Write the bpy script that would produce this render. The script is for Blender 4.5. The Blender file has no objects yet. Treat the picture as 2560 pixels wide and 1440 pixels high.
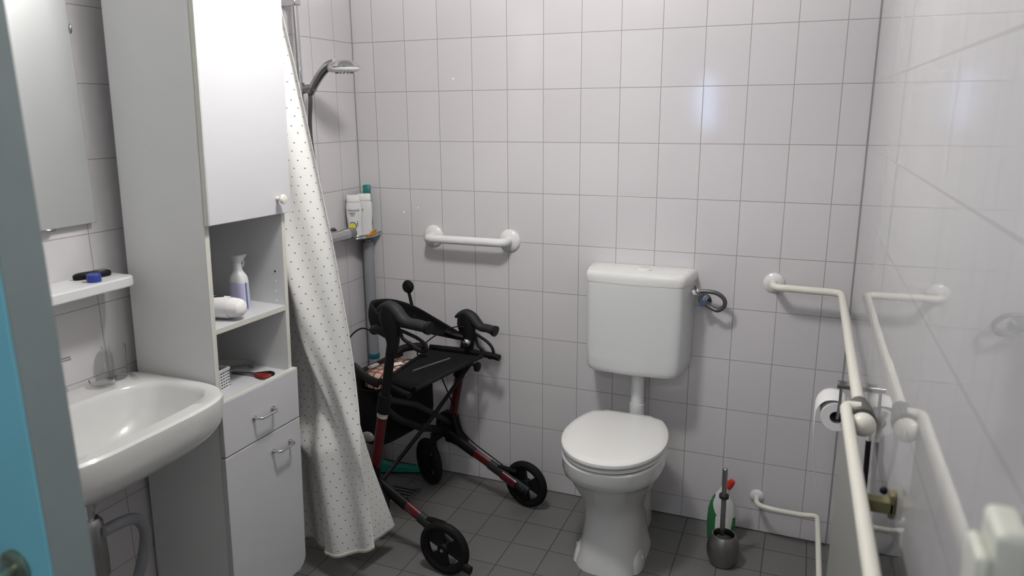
import bpy, bmesh, math, random
from mathutils import Vector, Matrix
PI = math.pi
S = bpy.context.scene
C = S.collection
random.seed(4)

def lin(r, g, b):
    return tuple(((c/255)/12.92 if c/255 <= .04045 else ((c/255+.055)/1.055)**2.4) for c in (r, g, b))

# ------------------------------------------------------------------ camera
cam = bpy.data.cameras.new('camera'); camo = bpy.data.objects.new('camera', cam); C.objects.link(camo)
R = ((0.92713506, 0.37465602, -0.00731021), (-0.08140354, 0.22040919, 0.97200476), (-0.36577867, 0.90058462, -0.23484742))
M = Matrix(((R[0][0], R[1][0], -R[2][0], 1.83035), (R[0][1], R[1][1], -R[2][1], -2.74539), (R[0][2], R[1][2], -R[2][2], 1.61024), (0, 0, 0, 1)))
camo.matrix_world = M
cam.sensor_width = 36; cam.sensor_fit = 'HORIZONTAL'; cam.lens = 1835.83*36/2560; cam.clip_start = .02
cam.dof.use_dof = True; cam.dof.focus_distance = 2.75; cam.dof.aperture_fstop = 3.2
S.camera = camo

# ------------------------------------------------------------------ light and exposure
W = bpy.data.worlds.new('world'); S.world = W; W.use_nodes = True
W.node_tree.nodes['Background'].inputs[0].default_value = (.62, .72, .80, 1)
W.node_tree.nodes['Background'].inputs[1].default_value = 1.0
S.view_settings.view_transform = 'Standard'; S.view_settings.look = 'None'
S.view_settings.gamma = 1; S.view_settings.use_curve_mapping = False
S.view_settings.exposure = -0.06
LAMP_POS = (1.0, -1.13, 2.36); LAMP_POWER = 148.0; HALL_FILL_POS = (1.45, -3.35, 2.36); HALL_FILL_POWER = 35.0

# ------------------------------------------------------------------ node materials
def mat(name, col, rough=.5, metal=0, noise=0, nscale=20, bump=0, trans=0, ior=1.45, spec=.5, coat=0, emit=None, estr=0, alpha=1, bscale=60):
    m = bpy.data.materials.new(name); m.use_nodes = True
    nt = m.node_tree; b = nt.nodes['Principled BSDF']
    col4 = (*col, 1)
    b.inputs['Base Color'].default_value = col4; b.inputs['Roughness'].default_value = rough
    b.inputs['Metallic'].default_value = metal; b.inputs['IOR'].default_value = ior
    b.inputs['Transmission Weight'].default_value = trans; b.inputs['Coat Weight'].default_value = coat
    b.inputs['Specular IOR Level'].default_value = spec; b.inputs['Alpha'].default_value = alpha
    if emit:
        b.inputs['Emission Color'].default_value = (*emit, 1); b.inputs['Emission Strength'].default_value = estr
    tc = nt.nodes.new('ShaderNodeTexCoord')
    if noise:
        n = nt.nodes.new('ShaderNodeTexNoise'); n.inputs['Scale'].default_value = nscale; n.inputs['Detail'].default_value = 4
        nt.links.new(tc.outputs['Object'], n.inputs['Vector'])
        mx = nt.nodes.new('ShaderNodeMix'); mx.data_type = 'RGBA'
        mx.inputs[6].default_value = (*[c*(1-noise) for c in col], 1); mx.inputs[7].default_value = (*[min(1, c*(1+noise)) for c in col], 1)
        nt.links.new(n.outputs['Fac'], mx.inputs[0]); nt.links.new(mx.outputs[2], b.inputs['Base Color'])
    if bump:
        n2 = nt.nodes.new('ShaderNodeTexNoise'); n2.inputs['Scale'].default_value = bscale; n2.inputs['Detail'].default_value = 3
        nt.links.new(tc.outputs['Object'], n2.inputs['Vector'])
        bp = nt.nodes.new('ShaderNodeBump'); bp.inputs['Strength'].default_value = bump; bp.inputs['Distance'].default_value = .002
        nt.links.new(n2.outputs['Fac'], bp.inputs['Height']); nt.links.new(bp.outputs[0], b.inputs['Normal'])
    return m

def tile_mat(name, ax_u, ax_v, ou, ov, su, sv, col, grout, gw=.0022, gwu=None, rough=.12, var=.02, tilt=.004, spec=.5, mott=.0, wave=.0045, grough=.75, gb=.5):
    """square grid of tiles with grout, in the object's own (world sized) coordinates"""
    m = bpy.data.materials.new(name); m.use_nodes = True
    nt = m.node_tree; N = nt.nodes; L = nt.links; b = N['Principled BSDF']
    tc = N.new('ShaderNodeTexCoord'); sp = N.new('ShaderNodeSeparateXYZ'); L.new(tc.outputs['Object'], sp.inputs[0])
    def mth(op, a, b_=None, c=None):
        n = N.new('ShaderNodeMath'); n.operation = op
        for i, q in enumerate((a, b_, c)):
            if q is None: continue
            if isinstance(q, (int, float)): n.inputs[i].default_value = q
            else: L.new(q, n.inputs[i])
        return n.outputs[0]
    def axis(o, off, s):
        t = mth('DIVIDE', mth('SUBTRACT', o, off), s)
        fl = mth('FLOOR', t); fr = mth('SUBTRACT', t, fl)
        d = mth('MULTIPLY', mth('MINIMUM', fr, mth('SUBTRACT', 1.0, fr)), s)   # metres to nearest joint
        return fl, d
    fu, du = axis(sp.outputs[ax_u], ou, su); fv, dv = axis(sp.outputs[ax_v], ov, sv)
    if gwu: du = mth('MULTIPLY', du, gw/gwu)
    d = mth('MINIMUM', du, dv)
    mr = N.new('ShaderNodeMapRange'); mr.interpolation_type = 'SMOOTHSTEP'
    L.new(d, mr.inputs[0]); mr.inputs[1].default_value = gw*.35; mr.inputs[2].default_value = gw*.75
    cell = N.new('ShaderNodeCombineXYZ'); L.new(fu, cell.inputs[0]); L.new(fv, cell.inputs[1])
    wn = N.new('ShaderNodeTexWhiteNoise'); wn.noise_dimensions = '3D'; L.new(cell.outputs[0], wn.inputs['Vector'])
    # colour
    hv = N.new('ShaderNodeMix'); hv.data_type = 'RGBA'; L.new(wn.outputs['Value'], hv.inputs[0])
    hv.inputs[6].default_value = (*[c*(1-var) for c in col], 1); hv.inputs[7].default_value = (*[c*(1+var) for c in col], 1)
    colout = hv.outputs[2]
    if mott:
        nz = N.new('ShaderNodeTexNoise'); nz.inputs['Scale'].default_value = 9; nz.inputs['Detail'].default_value = 6
        L.new(tc.outputs['Object'], nz.inputs['Vector'])
        mm = N.new('ShaderNodeMix'); mm.data_type = 'RGBA'; mm.blend_type = 'MULTIPLY'; mm.inputs[0].default_value = mott
        cr = N.new('ShaderNodeValToRGB'); cr.color_ramp.elements[0].color = (.7, .69, .66, 1); cr.color_ramp.elements[1].color = (1.15, 1.15, 1.15, 1)
        L.new(nz.outputs['Fac'], cr.inputs[0]); L.new(colout, mm.inputs[6]); L.new(cr.outputs[0], mm.inputs[7]); colout = mm.outputs[2]
    gm = N.new('ShaderNodeMix'); gm.data_type = 'RGBA'; L.new(mr.outputs[0], gm.inputs[0])
    gm.inputs[6].default_value = (*grout, 1); L.new(colout, gm.inputs[7]); L.new(gm.outputs[2], b.inputs['Base Color'])
    rr = N.new('ShaderNodeMapRange'); L.new(mr.outputs[0], rr.inputs[0]); rr.inputs[3].default_value = grough; rr.inputs[4].default_value = rough
    L.new(rr.outputs[0], b.inputs['Roughness']); b.inputs['Specular IOR Level'].default_value = spec
    # normals: joints are recessed, each tile leans a hair differently, glaze is slightly wavy
    bp = N.new('ShaderNodeBump'); bp.inputs['Strength'].default_value = gb; bp.inputs['Distance'].default_value = .001
    L.new(mr.outputs[0], bp.inputs['Height'])
    sub = N.new('ShaderNodeVectorMath'); sub.operation = 'SUBTRACT'; L.new(wn.outputs['Color'], sub.inputs[0]); sub.inputs[1].default_value = (.5, .5, .5)
    sc = N.new('ShaderNodeVectorMath'); sc.operation = 'SCALE'; L.new(sub.outputs[0], sc.inputs[0]); sc.inputs['Scale'].default_value = tilt*2
    nz2 = N.new('ShaderNodeTexNoise'); nz2.inputs['Scale'].default_value = 14; L.new(tc.outputs['Object'], nz2.inputs['Vector'])
    s2 = N.new('ShaderNodeVectorMath'); s2.operation = 'SUBTRACT'; L.new(nz2.outputs['Color'], s2.inputs[0]); s2.inputs[1].default_value = (.5, .5, .5)
    s3 = N.new('ShaderNodeVectorMath'); s3.operation = 'SCALE'; L.new(s2.outputs[0], s3.inputs[0]); s3.inputs['Scale'].default_value = wave
    a1 = N.new('ShaderNodeVectorMath'); a1.operation = 'ADD'; L.new(sc.outputs[0], a1.inputs[0]); L.new(s3.outputs[0], a1.inputs[1])
    a2 = N.new('ShaderNodeVectorMath'); a2.operation = 'ADD'; L.new(bp.outputs[0], a2.inputs[0]); L.new(a1.outputs[0], a2.inputs[1])
    nn = N.new('ShaderNodeVectorMath'); nn.operation = 'NORMALIZE'; L.new(a2.outputs[0], nn.inputs[0]); L.new(nn.outputs[0], b.inputs['Normal'])
    return m

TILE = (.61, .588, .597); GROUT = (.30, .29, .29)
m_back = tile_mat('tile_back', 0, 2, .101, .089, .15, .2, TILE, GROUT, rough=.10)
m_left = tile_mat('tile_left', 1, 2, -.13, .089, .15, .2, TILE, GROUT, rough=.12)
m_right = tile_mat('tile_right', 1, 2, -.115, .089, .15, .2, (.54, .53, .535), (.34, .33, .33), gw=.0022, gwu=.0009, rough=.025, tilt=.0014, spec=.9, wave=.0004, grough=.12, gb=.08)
m_floor = tile_mat('tile_floor', 0, 1, .127, -.119, .15, .153, (.145, .142, .138), (.062, .06, .057), gw=.0036, rough=.42, var=.05, tilt=.003, spec=.35, mott=.35)
m_plaster = mat('plaster', (.66, .66, .64), .8, noise=.03, bump=.1)
m_white = mat('white_laminate', (.57, .57, .585), .38, noise=.02, nscale=5)
m_cream = mat('cream_edge', (.60, .595, .54), .45, noise=.03)
m_inside = mat('cabinet_inner', (.54, .54, .555), .5, noise=.02)
m_side = mat('grey_white_laminate', (.70, .70, .70), .45, noise=.02, nscale=8, bump=.03)
m_ceram = mat('glazed_ceramic', (.64, .64, .62), .08, noise=.01, coat=.6, spec=.5)
m_plast = mat('white_plastic', (.66, .665, .66), .28, noise=.01)
m_lid = mat('glossy_white_plastic', (.76, .755, .73), .14, noise=.01)
m_grab = mat('white_enamel', (.72, .72, .70), .2, noise=.01)
m_creamp = mat('cream_enamel', (.70, .68, .60), .3, noise=.02)
m_collar = mat('olive_grey_plastic', (.10, .10, .09), .5, noise=.08)
m_bracket = mat('shaded_cream_plastic', (.19, .17, .085), .5, noise=.08)  # cream plastic of the radiator bracket, its shade put into the base colour
m_rad = mat('radiator_enamel', (.27, .27, .25), .4, noise=.04, nscale=6)
m_chrome = mat('chrome', (.62, .62, .63), .12, 1, noise=.04, nscale=30)
m_schrome = mat('smoky_chrome', (.30, .31, .31), .18, 1, noise=.15, nscale=40)
m_dchrome = mat('dull_metal', (.35, .35, .35), .3, 1, noise=.1, nscale=20)
m_steel = mat('brushed_steel', (.30, .29, .27), .32, 1, noise=.08, nscale=40)
m_black = mat('black_plastic', (.006, .006, .0065), .5, spec=.25, noise=.1)
m_rubber = mat('black_rubber', (.006, .006, .0065), .7, spec=.2, noise=.1, bump=.15)
m_dgrey = mat('dark_grey_grip', (.020, .020, .021), .55, spec=.3, noise=.1)
m_fab = mat('black_fabric', (.007, .007, .0075), .85, spec=.2, noise=.2, nscale=150, bump=.3, bscale=400)
m_red = mat('wine_red_paint', (.075, .003, .005), .35, noise=.1, coat=.3)
m_grpipe = mat('grey_pvc', (.25, .26, .28), .4, noise=.04)
m_dhose = mat('grey_hose', (.10, .10, .10), .35, .6, noise=.1, nscale=100)
m_blue = mat('blue_door_paint', (.22, .58, .68), .45, noise=.03)
m_dedge = mat('door_edge', (.27, .32, .32), .5, noise=.04)
m_teal = mat('aged_brass', (.30, .34, .26), .3, .8, noise=.05)
m_navy = mat('navy_plastic', (.02, .04, .24), .4, noise=.05)
m_green = mat('green_plastic', (.03, .17, .06), .35, noise=.08)
m_teal2 = mat('teal_plastic', (.01, .15, .14), .35, noise=.08)
m_gsq = mat('green_squeegee', (.02, .30, .22), .4, noise=.05)
m_redp = mat('red_plastic', (.55, .03, .02), .35, noise=.05)
m_sred = mat('red_handle', (.22, .02, .02), .35, noise=.05)
m_orange = mat('orange_plastic', (.45, .20, .02), .4, noise=.05)
m_yell = mat('yellow_ink', (.70, .60, .05), .4, noise=.03)
m_bink = mat('blue_grey_ink', (.09, .15, .24), .4, noise=.03)
m_ink = mat('black_ink', (.05, .05, .05), .5, noise=.05)
m_lav = mat('lavender_label', (.50, .50, .68), .45, noise=.1, nscale=60)
m_paper = mat('tissue', (.80, .79, .78), .95, noise=.02, bump=.3, bscale=300)
m_cotton = mat('cotton', (.82, .79, .78), .9, noise=.04, bump=.8, bscale=90)
m_glass = mat('clear_glass', (1, 1, 1), .02, trans=1, ior=1.12, noise=0)
m_mirror = mat('mirror_silver', (.86, .88, .87), .32, .97, noise=.02, nscale=3)
m_peach = mat('peach', (.55, .40, .31), .7, noise=.05)
m_bin = mat('slate_plastic', (.05, .06, .075), .5, noise=.05)
m_clearp = mat('clear_plastic', (.45, .45, .43), .15, trans=.6, noise=.2, nscale=60)
m_switch = mat('ivory_plastic', (.66, .66, .58), .4, noise=.02)

def curtain_mat():
    m = bpy.data.materials.new('curtain_cloth'); m.use_nodes = True; nt = m.node_tree; N = nt.nodes; L = nt.links
    b = N['Principled BSDF']; uv = N.new('ShaderNodeTexCoord')
    sp = N.new('ShaderNodeSeparateXYZ'); L.new(uv.outputs['UV'], sp.inputs[0])
    def mth(op, a, b_=None):
        n = N.new('ShaderNodeMath'); n.operation = op
        for i, q in enumerate((a, b_)):
            if q is None: continue
            if isinstance(q, (int, float)): n.inputs[i].default_value = q
            else: L.new(q, n.inputs[i])
        return n.outputs[0]
    px_, py_ = .037, .0265
    gy = mth('DIVIDE', sp.outputs[1], py_); row = mth('FLOOR', gy)
    odd = mth('MULTIPLY', mth('MODULO', row, 2.0), .5)
    gx = mth('ADD', mth('DIVIDE', sp.outputs[0], px_), odd)
    col_ = mth('FLOOR', gx)
    cmb = N.new('ShaderNodeCombineXYZ'); L.new(col_, cmb.inputs[0]); L.new(row, cmb.inputs[1])
    wn = N.new('ShaderNodeTexWhiteNoise'); wn.noise_dimensions = '3D'; L.new(cmb.outputs[0], wn.inputs['Vector'])
    js = N.new('ShaderNodeSeparateColor'); L.new(wn.outputs['Color'], js.inputs[0])
    fx = mth('MULTIPLY', mth('SUBTRACT', mth('FRACT', gx), mth('ADD', .4, mth('MULTIPLY', js.outputs[0], .2))), px_)
    fy = mth('MULTIPLY', mth('SUBTRACT', mth('FRACT', gy), mth('ADD', .4, mth('MULTIPLY', js.outputs[1], .2))), py_)
    dx = mth('ABSOLUTE', mth('ADD', fx, mth('MULTIPLY', fy, -.5))); dy = mth('ABSOLUTE', mth('MULTIPLY', fy, 1.3))
    d = mth('MAXIMUM', mth('ADD', mth('MULTIPLY', dx, .8), mth('MULTIPLY', dy, .6)), dy)
    mr = N.new('ShaderNodeMapRange'); L.new(d, mr.inputs[0]); mr.inputs[1].default_value = .0020; mr.inputs[2].default_value = .0031
    mx = N.new('ShaderNodeMix'); mx.data_type = 'RGBA'; L.new(mr.outputs[0], mx.inputs[0])
    mx.inputs[6].default_value = (.10, .10, .115, 1); mx.inputs[7].default_value = (.86, .85, .825, 1)
    L.new(mx.outputs[2], b.inputs['Base Color']); b.inputs['Roughness'].default_value = .55
    tr = N.new('ShaderNodeBsdfTranslucent'); L.new(mx.outputs[2], tr.inputs[0])
    ms = N.new('ShaderNodeMixShader'); ms.inputs[0].default_value = .16
    L.new(b.outputs[0], ms.inputs[1]); L.new(tr.outputs[0], ms.inputs[2])
    tp = N.new('ShaderNodeBsdfTransparent'); m2 = N.new('ShaderNodeMixShader'); m2.inputs[0].default_value = .03
    L.new(ms.outputs[0], m2.inputs[1]); L.new(tp.outputs[0], m2.inputs[2])
    L.new(m2.outputs[0], N['Material Output'].inputs[0])
    return m
m_curt = curtain_mat()

def plaid_mat():
    m = mat('plaid_cloth', (.55, .40, .31), .8); nt = m.node_tree; N = nt.nodes; L = nt.links
    tc = N.new('ShaderNodeTexCoord'); outs = []
    for d in ('X', 'Y'):
        w = N.new('ShaderNodeTexWave'); w.bands_direction = d; w.inputs['Scale'].default_value = 9; L.new(tc.outputs['Object'], w.inputs[0])
        r = N.new('ShaderNodeMapRange'); L.new(w.outputs['Fac'], r.inputs[0]); r.inputs[1].default_value = .82; r.inputs[2].default_value = .9
        outs.append(r.outputs[0])
    mx = N.new('ShaderNodeMath'); mx.operation = 'MAXIMUM'; L.new(outs[0], mx.inputs[0]); L.new(outs[1], mx.inputs[1])
    c = N.new('ShaderNodeMix'); c.data_type = 'RGBA'; L.new(mx.outputs[0], c.inputs[0])
    c.inputs[6].default_value = (.55, .42, .33, 1); c.inputs[7].default_value = (.25, .06, .05, 1)
    L.new(c.outputs[2], N['Principled BSDF'].inputs['Base Color']); return m
m_plaid = plaid_mat()

# ------------------------------------------------------------------ object helpers
def link(name, bm, m, parent=None, smooth=True, bevel=0, sub=0, solid=0):
    me = bpy.data.meshes.new(name); bmesh.ops.recalc_face_normals(bm, faces=bm.faces[:]); bm.to_mesh(me); bm.free()
    me.materials.append(m)
    o = bpy.data.objects.new(name, me); C.objects.link(o)
    if smooth:
        for p in me.polygons: p.use_smooth = True
        me.set_sharp_from_angle(angle=math.radians(38))
    if solid:
        q = o.modifiers.new('s', 'SOLIDIFY'); q.thickness = solid; q.offset = 0
    if bevel:
        q = o.modifiers.new('b', 'BEVEL'); q.width = bevel; q.segments = 3; q.limit_method = 'ANGLE'; q.angle_limit = math.radians(50); q.harden_normals = False
    if sub:
        q = o.modifiers.new('u', 'SUBSURF'); q.levels = sub; q.render_levels = sub
    if parent: o.parent = parent
    return o
def tag(o, label=None, cat=None, group=None, kind=None):
    if label: o['label'] = label
    if cat: o['category'] = cat
    if group: o['group'] = group
    if kind: o['kind'] = kind
    return o
def thing(name, label, cat, loc=(0, 0, 0), rot=(0, 0, 0), group=None):
    o = bpy.data.objects.new(name, None); C.objects.link(o); o.location = loc; o.rotation_euler = rot; o.empty_display_size = .05
    return tag(o, label, cat, group)

def box(bm, x0, x1, y0, y1, z0, z1, M=None):
    vs = [bm.verts.new((x, y, z)) for x in (x0, x1) for y in (y0, y1) for z in (z0, z1)]
    for f in ((0, 1, 3, 2), (4, 6, 7, 5), (0, 4, 5, 1), (2, 3, 7, 6), (0, 2, 6, 4), (1, 5, 7, 3)):
        bm.faces.new([vs[i] for i in f])
    if M: bmesh.ops.transform(bm, matrix=M, verts=vs)
    return vs
def loft(bm, rings, cap0=True, cap1=True, closed=True):
    vr = [[bm.verts.new(p) for p in r] for r in rings]; n = len(rings[0])
    for a, b in zip(vr, vr[1:]):
        for i in range(n if closed else n-1):
            j = (i+1) % n
            try: bm.faces.new((a[i], a[j], b[j], b[i]))
            except ValueError: pass
    if cap0: bm.faces.new(vr[0][::-1])
    if cap1: bm.faces.new(vr[-1])
    return vr
def lathe(bm, prof, cx=0, cy=0, n=32, M=None, cap0=True, cap1=True):
    rings = [[Vector((cx+r*math.cos(2*PI*i/n), cy+r*math.sin(2*PI*i/n), z)) for i in range(n)] for r, z in prof]
    if M: rings = [[M @ p for p in r] for r in rings]
    return loft(bm, rings, cap0, cap1)
def fillet(pts, r):
    if r <= 0: return [Vector(p) for p in pts]
    P = [Vector(p) for p in pts]; out = [P[0]]
    for a, b, c in zip(P, P[1:], P[2:]):
        u = (a-b); v = (c-b); q = min(r, u.length*.49, v.length*.49)
        s = b+u.normalized()*q; e = b+v.normalized()*q
        for k in range(9):
            t = k/8; out.append(s*(1-t)**2+b*2*t*(1-t)+e*t*t)
    out.append(P[-1]); return out
def tube(bm, pts, r, n=16, fil=.0, cap=True, flat=1.0, r1=None, up=None):
    P = fillet(pts, fil); rings = []
    t0 = (P[1]-P[0]).normalized()
    ref = Vector(up) if up else (Vector((0, 0, 1)) if abs(t0.z) < .9 else Vector((1, 0, 0)))
    nrm = (ref-t0*ref.dot(t0)).normalized(); L = sum((b-a).length for a, b in zip(P, P[1:])); acc = 0
    for i, p in enumerate(P):
        if i == 0: t = t0
        elif i == len(P)-1: t = (P[i]-P[i-1]).normalized()
        else: t = ((P[i+1]-P[i]).normalized()+(P[i]-P[i-1]).normalized()).normalized()
        if i: acc += (P[i]-P[i-1]).length
        nrm = (nrm-t*nrm.dot(t)).normalized(); bn = t.cross(nrm)
        rr = r if r1 is None else r+(r1-r)*acc/L
        rings.append([p+nrm*rr*math.cos(2*PI*k/n)+bn*rr*flat*math.sin(2*PI*k/n) for k in range(n)])
    loft(bm, rings, cap, cap)
def cyl(bm, a, b, r, r2=None, n=24):
    tube(bm, [a, b], r, n=n, r1=r2 if r2 is not None else r)
def prism(bm, outline, z0, z1, M=None):
    rings = [[Vector((x, y, z)) for x, y in outline] for z in (z0, z1)]
    if M: rings = [[M @ p for p in r] for r in rings]
    loft(bm, rings)
def sph(bm, c, r, sx=1, sy=1, sz=1, n=20):
    g = bmesh.ops.create_uvsphere(bm, u_segments=n, v_segments=n//2+2, radius=r)
    bmesh.ops.transform(bm, matrix=Matrix.Translation(c) @ Matrix.Diagonal((sx, sy, sz, 1)), verts=g['verts'])
def spline(pts, n=8):
    P = [Vector(p) for p in pts]; P = [P[0]*2-P[1]]+P+[P[-1]*2-P[-2]]; out = []
    for i in range(1, len(P)-2):
        a, b, c, d = P[i-1:i+3]
        for k in range(n):
            t = k/n; out.append(.5*((2*b)+(c-a)*t+(2*a-5*b+4*c-d)*t*t+(3*b-a-3*c+d)*t**3))
    out.append(P[-2]); return out
def B(): return bmesh.new()
def selip(cx, cy, a, b, e, z, n=48, b2=None):
    """superellipse ring; b towards -y, b2 towards +y"""
    out = []
    for k in range(n):
        t = 2*PI*k/n; c, s = math.cos(t), math.sin(t)
        x = math.copysign(abs(c)**(2/e), c)*a; y = math.copysign(abs(s)**(2/e), s)
        y = y*(b2 if (s > 0 and b2 is not None) else b)
        out.append(Vector((cx+x, cy+y, z)))
    return out

# ================================================================== THE ROOM
CEIL = 2.42; YF = -2.34
bm = B(); box(bm, -.1, 2.2, 0, .1, -.05, CEIL+.05); tag(link('wall_back', bm, m_back, smooth=False), kind='structure')
bm = B(); box(bm, -.1, 0, YF-.1, 0, -.05, CEIL+.05); tag(link('wall_left', bm, m_left, smooth=False), kind='structure')
bm = B()
prism(bm, [(1.994, 0), (2.15, 0), (2.15, YF-.1), (1.994+.0115*(-YF+.1), YF-.1)], -.05, CEIL+.05)
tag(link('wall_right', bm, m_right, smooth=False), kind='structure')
bm = B(); box(bm, -.1, 2.15, YF-2.6, .05, -.08, 0); tag(link('floor', bm, m_floor, smooth=False), kind='structure')
bm = B(); box(bm, -.1, 2.15, YF-2.6, .05, CEIL, CEIL+.08); tag(link('ceiling', bm, m_plaster, smooth=False), kind='structure')
bm = B()   # doorway wall: lintel and the strip left of the opening
box(bm, -.02, 2.1, YF-.1, YF, 2.12, CEIL+.02); box(bm, -.02, .06, YF-.1, YF, 0, 2.12)
tag(link('wall_front', bm, m_plaster, smooth=False), kind='structure')
m_caulk = mat('corner_grout', (.27, .265, .265), .8, noise=.1, nscale=60)
bm = B(); box(bm, .0002, .0030, -.0030, -.0002, .001, CEIL-.001); tag(link('trim_1', bm, m_caulk, smooth=False), kind='structure')
bm = B(); box(bm, 1.9908, 1.9938, -.0030, -.0002, .001, CEIL-.001); tag(link('trim_2', bm, m_caulk, smooth=False), kind='structure')
bm = B(); box(bm, .0035, 1.990, -.0035, -.0002, .0002, .0030); tag(link('trim_3', bm, mat('floor_joint', (.08, .077, .073), .8, noise=.1), smooth=False), kind='structure')
# hallway behind the camera with its daylight window
m_hall = mat('hall_paint', (.55, .56, .56), .7, noise=.02)
bm = B()
WX0, WX1, WZ0, WZ1 = .75, .90, 1.45, 1.95
yh = -4.9
box(bm, -.1, WX0, yh-.1, yh, 0, CEIL); box(bm, WX1, 2.15, yh-.1, yh, 0, CEIL)
box(bm, WX0, WX1, yh-.1, yh, 0, WZ0); box(bm, WX0, WX1, yh-.1, yh, WZ1, CEIL)
tag(link('wall_hall', bm, m_hall, smooth=False), kind='structure')
bm = B(); box(bm, -.2, -.1, yh, YF-.1, 0, CEIL); tag(link('wall_hall_left', bm, m_hall, smooth=False), kind='structure')
bm = B(); box(bm, 2.15, 2.25, yh, YF-.1, 0, CEIL); tag(link('wall_hall_right', bm, m_hall, smooth=False), kind='structure')
m_day = mat('daylight_pane', (.3, .4, .6), .3, emit=(.45, .62, 1.0), estr=12.0)
bm = B(); box(bm, WX0, WX1, yh-.06, yh-.05, WZ0, WZ1); tag(link('window_1', bm, m_day, smooth=False), kind='structure')

# ceiling lamp: opal drum on a white base, it lights the room
lp = thing('ceiling_lamp', 'round opal glass lamp on the ceiling in the middle of the bathroom', 'lamp', (LAMP_POS[0], LAMP_POS[1], CEIL))
bm = B(); lathe(bm, [(.09, 0), (.09, -.02), (.07, -.03)]); link('lamp_base', bm, m_plast, lp)
m_opal = mat('opal_glass', (.9, .9, .88), .3, emit=(1.0, .98, .97), estr=LAMP_POWER)
bm = B(); lathe(bm, [(.06, -.03), (.085, -.05), (.10, -.09), (.095, -.13), (.07, -.16), (.03, -.175)]); link('lamp_shade', bm, m_opal, lp)

hp = thing('ceiling_lamp', 'added flat round fill lamp on the unseen hallway ceiling behind the doorway', 'lamp', (HALL_FILL_POS[0], HALL_FILL_POS[1], CEIL))  # unseen lamp added to brighten the cabinet side and the blue door
m_hall_fill = mat('hall_fill_glow', (.9, .9, .88), .3, emit=(.93, .97, 1.0), estr=HALL_FILL_POWER)
bm = B(); lathe(bm, [(.17, 0), (.17, -.02), (.165, -.025)]); link('lamp_base', bm, m_plast, hp)
bm = B(); lathe(bm, [(.160, -.026), (.172, -.04), (.165, -.06), (.12, -.075), (.05, -.08)]); link('lamp_shade', bm, m_hall_fill, hp)

# blue door leaf, ajar in the doorway
d = thing('door_1', 'light blue door leaf with greyish edge and lever handle, ajar at left', None, (.06, -2.14, 0)); d['kind'] = 'structure'
bm = B(); box(bm, 0, .862, -.030, .0245, .01, 2.08); link('door_leaf', bm, m_blue, d, bevel=.003)
bm = B(); box(bm, 0, .862, .0248, .0285, .01, 2.08); tag(link('inner_face', bm, m_hall, d), 'pale grey inner face')
bm = B(); box(bm, .8625, .8655, -.028, .0285, .01, 2.08); tag(link('edge_strip', bm, m_dedge, d), 'grey-green latch edge')
bm = B(); tube(bm, spline([(.793, -.031, 1.00), (.793, -.06, 1.00), (.785, -.075, 1.00), (.74, -.078, 1.00), (.66, -.075, 1.0)], 6), .010, n=14)
lev = link('lever_handle', bm, m_teal, d)
bm = B(); Mx = Matrix.Translation((.793, -.030, 1.00)) @ Matrix.Rotation(PI/2, 4, 'X'); lathe(bm, [(.027, 0), (.027, .006), (.022, .009), (.012, .010)], M=Mx)
link('rosette', bm, m_teal, lev)

# ================================================================== TALL CABINET
ct = thing('tall_cabinet', 'tall white bathroom cabinet with open shelves, one drawer and two doors', 'cabinet', (.005, 0, -.0135), (-.0125, .030, 0))
CY0, CY1, CT = -1.271, -.944, .016; XD = .293; ZT = 2.10
def cb(name, m, *a, bevel=.0012, par=ct):
    bm = B(); box(bm, *a); return link(name, bm, m, par, bevel=bevel)
cb('side_panel', m_side, .0, XD, CY0, CY0+CT, .08, ZT); cb('side_panel', m_side, 0, XD, CY1-CT, CY1, .08, ZT)
for y0 in (CY0, CY1-CT):
    tag(cb('edge_band', m_cream, XD, XD+.0025, y0, y0+CT, .08, ZT, bevel=.0006), 'cream edge banding')
cb('back_panel', m_inside, .002, .010, CY0+CT, CY1-CT, .08, ZT)
cb('top_panel', m_white, .0, XD, CY0, CY1, ZT, ZT+CT)
cb('plinth', m_black, .02, XD-.05, CY0+.004, CY1-.004, .0, .08)
def shelf(z, x1=XD+.002):
    s = cb('shelf', m_white, .010, x1-.003, CY0+CT, CY1-CT, z, z+CT)
    tag(cb('edge_band', m_cream, x1-.003, x1, CY0+CT, CY1-CT, z, z+CT, bevel=.0006, par=s), 'cream front edge')
shelf(1.016); shelf(.799)
cb('shelf', m_inside, .01, XD-.01, CY0+CT, CY1-CT, 1.335, 1.335+CT); cb('bottom_panel', m_inside, .01, XD, CY0+CT, CY1-CT, .09, .09+CT)
# upper door: thick, stands off the carcass by a dark gap
ud = cb('door', m_white, XD+.006, XD+.022, CY0+.000, CY1+.007, 1.325, ZT+.01, bevel=.002)
tag(cb('edge_band', m_cream, XD+.0062, XD+.0218, CY0-.0025, CY0, 1.325, ZT+.01, bevel=.0005, par=ud), 'cream hinge-side edge')
bm = B(); lathe(bm, [(.006, 0), (.006, .012), (.013, .018), (.0145, .024), (.012, .029), (.005, .031)], M=Matrix.Translation((XD+.022, -.999, 1.372)) @ Matrix.Rotation(PI/2, 4, 'Y'))
tag(link('knob', bm, m_creamp, ud), 'round cream knob')
def handle(y0, y1, z, par):
    bm = B(); x = XD+.022
    tube(bm, [(x, y0, z), (x+.026, y0+.004, z), (x+.026, y1-.004, z), (x, y1, z)], .0042, n=12, fil=.018)
    cyl(bm, (x-.001, y0, z), (x+.004, y0, z), .007); cyl(bm, (x-.001, y1, z), (x+.004, y1, z), .007)
    tag(link('handle', bm, m_chrome, par), 'chrome bow handle')
dr = cb('drawer', m_white, XD+.004, XD+.021, CY0-.002, CY1+.004, .654, .820, bevel=.002)
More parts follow.
